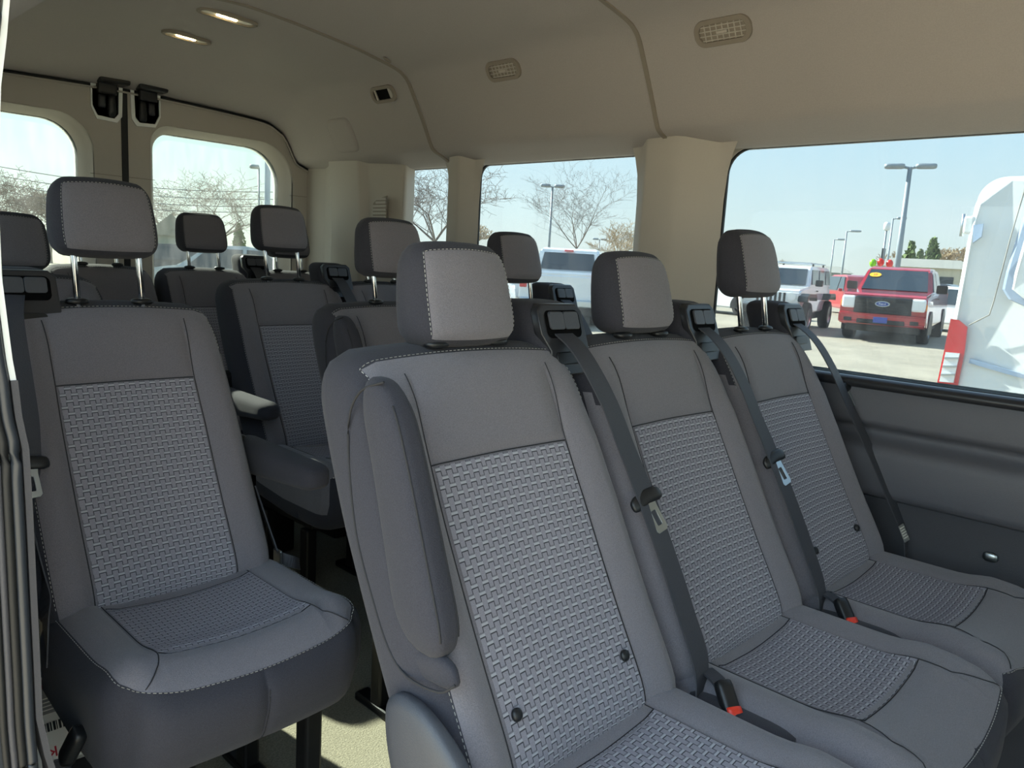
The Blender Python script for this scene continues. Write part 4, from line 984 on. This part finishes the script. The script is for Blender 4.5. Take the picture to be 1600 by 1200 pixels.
tl = vpoly('tail_lamp', [(1486, 498), (1499, 500), (1512, 511), (1508, 548), (1495, 612), (1463, 606), (1476, 546)], 'tail_red')
vpoly('clear_lens', [(1478, 550), (1500, 552), (1490, 598), (1468, 596)], 'lamp_clear', -.03, tl)
for k in range(3): vpoly('lens_rib', [(1476 - k * 3, 558 + k * 13), (1497 - k * 2.6, 558 + k * 13), (1497 - k * 2.6, 561 + k * 13), (1476 - k * 3, 561 + k * 13)], 'steel', -.045, tl)
link('panel_seam', tube([vpt(a, b, -.004) for a, b in ((1514, 508), (1546, 492), (1553, 470), (1578, 375), (1600, 300), (1606, 270))], .006, 5, 'roof_grey'), V)
vpoly('panel_recess_shade', [(1568, 452), (1574, 425), (1600, 340), (1640, 335), (1640, 500), (1600, 478), (1578, 468)], 'shade_and_pole_blue', -.006)  # shading of the embossed panel painted as a flat blue-grey patch
vpoly('panel_recess_field', [(1582, 452), (1588, 425), (1606, 362), (1640, 355), (1640, 488), (1600, 466)], 'van_white', -.012)
vpoly('hinge_recess_shade', [(1521, 352), (1537, 350), (1534, 370), (1520, 380)], 'shade_and_pole_blue', -.008)  # bluish shade of the hinge recess, put into a flat patch's colour
h_ = link('door_hinge', box('hinge', (-.04, -.05, -.08), (.03, .04, .08), 'van_white', .02), V, vpt(1514, 352, .05))
link('hinge_pin', tube([(0, .05, -.10), (0, .05, .10)], .018, 8, 'steel'), h_)
vpoly('rear_crease_shade', [(1516, 560), (1600, 585), (1600, 592), (1514, 567)], 'shade_and_pole_blue', -.006)  # body crease drawn as a flat strip in the painted shade colour
for y in (1.6, -2.6):
    for s in (-1, 1): wheel(V, s * .82, y - .9 + .9 - .4, .36)
for w_ in [c for c in V.children if c.name.startswith('wheel')]: w_.rotation_euler = (0, 0, -math.pi / 2 if w_.location.x > 0 else -math.pi / 2)

# light poles
def pole(name, px_, top, dist, lab, heads=2, r=.10, arm=.9, headsz=.55, tilt=0, group='lamp posts around the car park'):
    base = onground(px_, dist); tp = far(px_, top, dist); h = tp.z - G
    T = thing(name, base, lab, 'lamp post', group)
    link('pole', tube([(0, 0, 0), (0, 0, h)], r, 10, 'pole_grey', rs=[r, r * .6]), T)
    view = Vector((base.x, base.y, 0)).normalized(); side = Vector((view.y, -view.x, 0))
    dirs = [side, -side][:heads] if heads == 2 else [side]
    for d in dirs:
        a = link('arm', tube([(0, 0, h - .05), d * arm * .5 + Vector((0, 0, h)), ], r * .4, 6, 'pole_grey'), T)
        hd = rbox('head', (headsz, .20, .10), (.3 * headsz, .15, .08), (6, 4, 4), None, 'pole_grey')
        link('lamp_head', hd, T, d * (arm * .45 + headsz * .9) + Vector((0, 0, h + .03)), (0, 0, math.atan2(d.y, d.x)))
    return T
pole('lamp_post', 1400, 261, 33, 'tall grey twin-head lamp post behind the red pickup truck', r=.13, arm=.45, headsz=.36)
pole('lamp_post', 1315, 361, 78, 'thin distant lamp post right of the rightmost headrest, taller of two', 1, .11, .6, .5)
pole('lamp_post', 1297, 374, 92, 'thin distant lamp post right of the rightmost headrest, shorter of two', 1, .11, .6, .5)
pole('lamp_post', 1384, 341, 66, 'distant single-arm lamp post just left of the tall twin-head post', 1, .09, .6, .35)
pole('lamp_post', 855, 291, 46, 'twin-head lamp post in front of the bare tree in the middle window', 2, .09, .3, .30)
pole('lamp_post', 933, 374, 80, 'short distant lamp post right of the bare tree trunk in the middle window', 2, .08, .3, .3)
pole('lamp_post', 404, 262, 40, 'thin dark lamp post in the right rear door window', 1, .06, -.9, .22)
b_ = onground(417, 30); tag(link('utility_pole', tube([b_, b_ + Vector((0, 0, 10))], .10, 10, 'shade_and_pole_blue'), None), 'broad pale blue-grey utility pole at the right side of the rear door window', 'pole')
b_ = onground(1376, 60); T = thing('flag_pole', b_, 'slender white-topped flagpole with dark banner beside the lamp posts', 'pole')
hh = far(1378, 358, 60).z - G
link('pole', tube([(0, 0, 0), (0, 0, hh)], .07, 8, 'pole_grey'), T); link('finial', rbox('fin', (.2, .2, .3), .15, (4, 4, 4), None, 'paint_white'), T, (0, 0, hh + .2)); link('banner', box('ban', (-.25, -.05, far(1376, 408, 60).z - G), (.25, .05, far(1376, 388, 60).z - G), 'paint_dark'), T)
# balloons
for (bx, by, m_, lb) in ((1364, 411, 'balloon_green', 'lime green balloon floating above the red pickup truck'), (1376, 410, 'balloon_red', 'red balloon next to the lime green balloon'), (1390, 412, 'balloon_red', 'red balloon at the foot of the tall twin-head lamp post')):
    q = far(bx, by, 31.5); T = thing('balloon', q, lb, 'balloon', 'balloons behind the red truck')
    link('envelope', rbox('bal', (.12, .12, .15), (.119, .119, .149), (8, 8, 8), None, m_), T); link('string', tube([(0, 0, -.17), (0.02, 0, G - q.z)], .006, 4, 'thread'), T)
# overhead wires
for k, (ya, yb) in enumerate(((256, 300), (271, 311), (284, 322), (296, 330))):
    a, b = far(-60, ya - 6, 47), far(470, yb, 47)
    P = [a.lerp(b, t) - Vector((0, 0, .5 * math.sin(math.pi * t))) for t in np.linspace(0, 1, 12)]
    tag(link('overhead_wire', tube(P, .018, 4, 'paint_dark', 'wire')), ('topmost overhead wire behind the rear doors', 'second overhead wire from the top behind the rear doors', 'third overhead wire from the top behind the rear doors', 'lowest overhead wire behind the rear doors')[k], 'wire', 'overhead wires behind the rear doors')
# buildings
def house(name, pxa, pxb, dist, eave, ridge, depth, lab, wm='wall_cream', rm='roof_grey', gable=False):
    a, b = onground(pxa, dist), onground(pxb, dist); mid = (a + b) / 2; u = (b - a); w_ = u.length; u.normalize(); v = Vector((0, 0, 1)).cross(u)
    if v.dot(mid) < 0: v = -v
    he, hr_ = far((pxa + pxb) / 2, eave, dist).z - G, far((pxa + pxb) / 2, ridge, dist).z - G
    T = thing(name, mid, lab, 'building'); L = lambda x, y, z: tuple(u * x + v * y + Vector((0, 0, z)))
    w2 = w_ / 2
    link('wall', mesh('w', [L(-w2, 0, 0), L(w2, 0, 0), L(w2, depth, 0), L(-w2, depth, 0), L(-w2, 0, he), L(w2, 0, he), L(w2, depth, he), L(-w2, depth, he)], [[0, 1, 5, 4], [1, 2, 6, 5], [2, 3, 7, 6], [3, 0, 4, 7], [4, 5, 6, 7]], wm, smooth=False), T)
    if gable: rv = [L(-w2 - .3, -.3, he), L(w2 + .3, -.3, he), L(w2 + .3, depth, he), L(-w2 - .3, depth, he), L(0, -.3, hr_), L(0, depth, hr_)]; rf = [[0, 4, 5, 3], [4, 1, 2, 5], [0, 1, 4], [2, 3, 5]]
    else: rv = [L(-w2 - .3, -.3, he), L(w2 + .3, -.3, he), L(w2 + .3, depth, he), L(-w2 - .3, depth, he), L(-w2 * .8, depth / 2, hr_), L(w2 * .8, depth / 2, hr_)]; rf = [[0, 1, 5, 4], [1, 2, 5], [2, 3, 4, 5], [3, 0, 4]]
    link('roof', mesh('r', rv, rf, rm, smooth=False), T)
    nw = max(2, int(w_ / 4))
    for k in range(nw):
        x = -w2 + w_ * (k + .5) / nw; link('window', quad('win', [L(x - .6, -.03, he * .35), L(x + .6, -.03, he * .35), L(x + .6, -.03, he * .75), L(x - .6, -.03, he * .75)], 'car_glass'), T)
house('roadside_house', 236, 300, 48, 368, 334, 12, 'grey gabled house at the lower left of the right rear door window', 'wall_far', 'roof_grey', True)
house('low_building', 1365, 1520, 85, 418, 401, 16, 'long low building with grey-green roof behind the red pickup truck')
house('low_building', 1200, 1330, 110, 424, 413, 14, 'long low brownish building behind the white off-road car', 'wall_far')
house('low_building', 742, 800, 60, 386, 372, 12, 'pale low building at the left of the middle side window', 'wall_far')
house('low_building', 845, 1000, 95, 396, 388, 14, 'distant cream building behind the white pickup truck', 'wall_cream')
house('low_building', 640, 705, 80, 385, 376, 12, 'distant low building in the narrow rear side window', 'wall_cream')

# bare trees
def tree(base, h, spread, lab, seed, m='bark', depth=6, r0=None, trunk=.28, group='bare trees round the car park'):
    rnd = random.Random(seed); T = thing('bare_tree', base, lab, 'tree', group)
    vs, fs = [], []; vt, ft = [], []
    def seg(a, b, ra, rb, VS, FS, k):
        t = (b - a).normalized(); x = t.orthogonal().normalized(); y = t.cross(x); o = len(VS)
        for p_, r_ in ((a, ra), (b, rb)):
            for i in range(k): VS.append(p_ + x * (r_ * math.cos(6.2832 * i / k)) + y * (r_ * math.sin(6.2832 * i / k)))
        for i in range(k): FS.append([o + i, o + (i + 1) % k, o + k + (i + 1) % k, o + k + i])
    r0 = r0 or h * .022
    rmin = (1.15e-4 if m == 'bark_light' else 1.5e-4) * math.hypot(base.x, base.y) * (2.2 if depth > 6 else 2.0) / 2
    def grow(p_, d, L, r_, lev):
        nseg = 3 if lev < 4 else 2; q = p_
        for i in range(nseg):
            d = (d + Vector((rnd.uniform(-1, 1), rnd.uniform(-1, 1), rnd.uniform(-.6, .45))) * (.10 + .03 * lev)).normalized()
            e = q + d * (L / nseg); r2 = max(r_ * .86, rmin)
            (seg(q, e, r_, r2, vs, fs, 6) if lev == 0 else seg(q, e, r_, r2, vt, ft, 4 if lev < 3 else 3)); q = e; r_ = r2
            if 0 < lev < depth and (i < nseg - 1):
                ax = Vector((rnd.uniform(-1, 1), rnd.uniform(-1, 1), rnd.uniform(-.1, .5))).normalized()
                grow(q, (d * .7 + ax * .8 * spread).normalized(), L * rnd.uniform(.45, .7), max(r_ * .5, rmin), max(lev + 1, 3))
        if lev >= depth: return
        nb = 5 if lev == 0 else 2
        for k in range(nb):
            an = 6.2832 * (k + rnd.uniform(-.25, .25)) / nb
            side = Vector((math.cos(an), math.sin(an), rnd.uniform(-.15, .35)))
            grow(q, (d * rnd.uniform(.6, 1.0) + side * spread * rnd.uniform(.6, 1.1)).normalized(), L * rnd.uniform(.66, .82) * (.95 if lev else 1.0), max(r_ * (.62 if lev else .5), rmin), lev + 1)
    grow(Vector((0, 0, 0)), Vector((0, 0, 1)), h * trunk, r0, 0)
    top = max(v.z for v in vt); k = h / top
    for v in vt: v *= k
    for v in vs: v *= k
    link('trunk', mesh('trunk', vs, fs, m), T); link('branches', mesh('branches', vt, ft, m), T); return T
def th(px_, top, dist): return far(px_, top, dist).z - G
tree(onground(900, 42), th(900, 243, 42), .95, 'large bare spreading tree in the middle side window', 5, depth=6, trunk=.55)
tree(onground(962, 60), th(962, 338, 60), .8, 'small bare tree right of the large tree in the middle side window', 8, 'twig_tan')
tree(onground(680, 38), th(680, 240, 38), 1.0, 'bare tree filling the narrow rear side window', 11, 'bark', 6)
tree(onground(345, 36), th(345, 262, 36), 1.0, 'bare tree with fine twigs in the right rear door window', 14, 'bark_light', 6)
tree(onground(258, 62), th(258, 280, 62), 1.0, 'thin bare tree at the left edge of the right rear door window', 17, 'bark_light', 6)
tree(onground(5, 44), th(5, 250, 44), .9, 'tall bare tree at the far left of the left rear door window', 21, 'bark', 6)
tree(onground(75, 50), th(75, 282, 50), .8, 'bushy bare tree behind the single seat headrest', 24, 'bark_light', 6, trunk=.12)
tree(onground(118, 56), th(118, 292, 56), .8, 'bushy bare tree next to the centre joint of the rear doors', 27, 'bark_light', 6, trunk=.12)
for i, (px_, tp_) in enumerate(((1396, 392), (1485, 380), (1228, 405), (740, 350))):
    tree(onground(px_, 142), th(px_, tp_, 142), .8, ('bare bush beside the tall lamp post', 'bare tree left of the white van', 'bare bush behind the rightmost headrest', 'bare tree at the left frame of the middle side window')[i], 40 + i, 'twig_tan', 6, trunk=.15)
def pine(px_, tp_, dist, lab, seed):
    rnd = random.Random(seed); b = onground(px_, dist); h = th(px_, tp_, dist); T = thing('evergreen_tree', b, lab, 'tree', 'evergreen trees behind the red truck')
    link('trunk', tube([(0, 0, 0), (0, 0, h * .8)], h * .02, 6, 'bark'), T)
    vs, fs = [], []
    for i in range(420):
        t = rnd.random() ** .7; z = h * (.12 + .88 * t); rad = h * .26 * (1 - t) ** .8 * rnd.uniform(.35, 1); a = rnd.uniform(0, 6.28); o = len(vs); c = Vector((rad * math.cos(a), rad * math.sin(a), z)); s = h * .055
        for k in range(4): vs.append(c + Vector((rnd.uniform(-s, s), rnd.uniform(-s, s), rnd.uniform(-s, s) * 1.3)))
        fs += [[o, o + 1, o + 2], [o, o + 2, o + 3], [o, o + 3, o + 1], [o + 1, o + 3, o + 2]]
    link('foliage', mesh('foliage', vs, fs, 'pine', smooth=False), T)
pine(1418, 380, 112, 'yellow-green evergreen tree right of the tall lamp post', 1)
pine(1452, 374, 118, 'taller evergreen tree above the rear of the red pickup truck', 2)
pine(1434, 392, 135, 'small dark evergreen tree between two taller ones', 3)
pine(373, 352, 60, 'round dark evergreen behind the right rear door window', 4)

# carton standing on the step beside the single seat
Bx = thing('carton', (.405, 1.46, .255), 'white and grey carton with red lettering and barcode beside the single seat', 'box'); Bx.rotation_euler = (math.radians(-38), math.radians(-8), math.radians(-14)); Bx.scale = (1.15, 1, .95)
link('box_body', box('bb', (-.045, -.03, -.08), (.045, .03, .08), 'paper', .003), Bx)
link('grey_band', box('gb', (-.0455, -.0315, .01), (.0455, -.0295, .075), 'paper_grey', .0005), Bx)
ff = lambda u, v, w: (u, -.0315 - w, v)
for k in range(4): link('text_line', box('tl', (-.035, -.0325, .016 + k * .007), (.035 - .008 * (k % 2), -.031, .018 + k * .007), 'paper', .0003), Bx)
link('lettering', text_mesh('Kidde', .020, 'ink_red', lambda u, v, w: (-u, -.0322 - w, .058 - v)), Bx)
rnd = random.Random(3); x = -.036
while x < .020:
    wv = rnd.choice((.0012, .002, .0032)); link('barcode_bar', box('bc', (x, -.0325, -.022), (x + wv, -.0305, -.006), 'ink', .0003), Bx); x += wv + rnd.choice((.0012, .002))
link('emblem_flame', plate('fl', [(-.012, -.065), (.004, -.058), (.022, -.036), (.030, -.030), (.024, -.050), (.010, -.064)], [], .001, ff, 'ink_orange'), Bx)
link('emblem_stroke', plate('es', [(-.004, -.052), (.008, -.036), (.022, -.028), (.012, -.044)], [], .001, lambda u, v, w: (u + .002, -.0325 - w, v), 'ink_red'), Bx)
link('lettering', text_mesh('K', .026, 'ink_red', lambda u, v, w: (-.024 - u, -.0322 - w, -.058 - v)), Bx)
struct('wall_right_step', box('step', (.245, 1.34, 0), (.46, 1.60, .165), 'panel_dark', .01))

# belt stalk and webbing at the foot of the single seat
b_ = link('belt_stalk', rbox('stalk', (.011, .014, .030), .007, (4, 4, 6), None, 'plastic_black'), seatL, (-.228, -.380, .375), (.35, .3, 0))
link('stalk_strap', ribbon('ss', [(0, .005, -.03), (.012, .015, -.075), (.02, .02, -.12)], .026, (1, 0, 0), .004, 'belt', 4), b_)
w_ = link('anchor_strap', ribbon('as', [(.222, -.075, .62), (.232, -.115, .54), (.240, -.150, .475)], .030, (.3, 1, 0), .003, 'belt', 6), seatL)
link('anchor_loop', ribbon('al', [(.240, -.150, .480), (.262, -.165, .470), (.285, -.150, .455), (.300, -.120, .440)], .024, (0, .3, 1), .003, 'jamb_trim', 6), w_)
link('anchor_plate', box('ap', (.232, -.165, .455), (.238, -.135, .50), 'steel', .003), w_)

# care label sewn to the belt of the seat beside the wall
bl_ = [c for c in seatA3.children if c.name.startswith('belt') and 'guide' not in c.name][0]
lb_ = link('care_label', plate('label', rrect(-.017, .017, -.020, .020, .002, 2), [], .001, lambda u, v, w: (u, w, v), 'paper_grey'), bl_, (.262, -.216, .535), (-.50, 0, 0))
for k in range(5): link('text_line', box('tl', (-.014, -.0014, .012 - k * .006), (.014 - .004 * (k % 2), -.0004, .0145 - k * .006), 'paper', .0003), bl_, (.262, -.216, .535), (-.50, 0, 0))
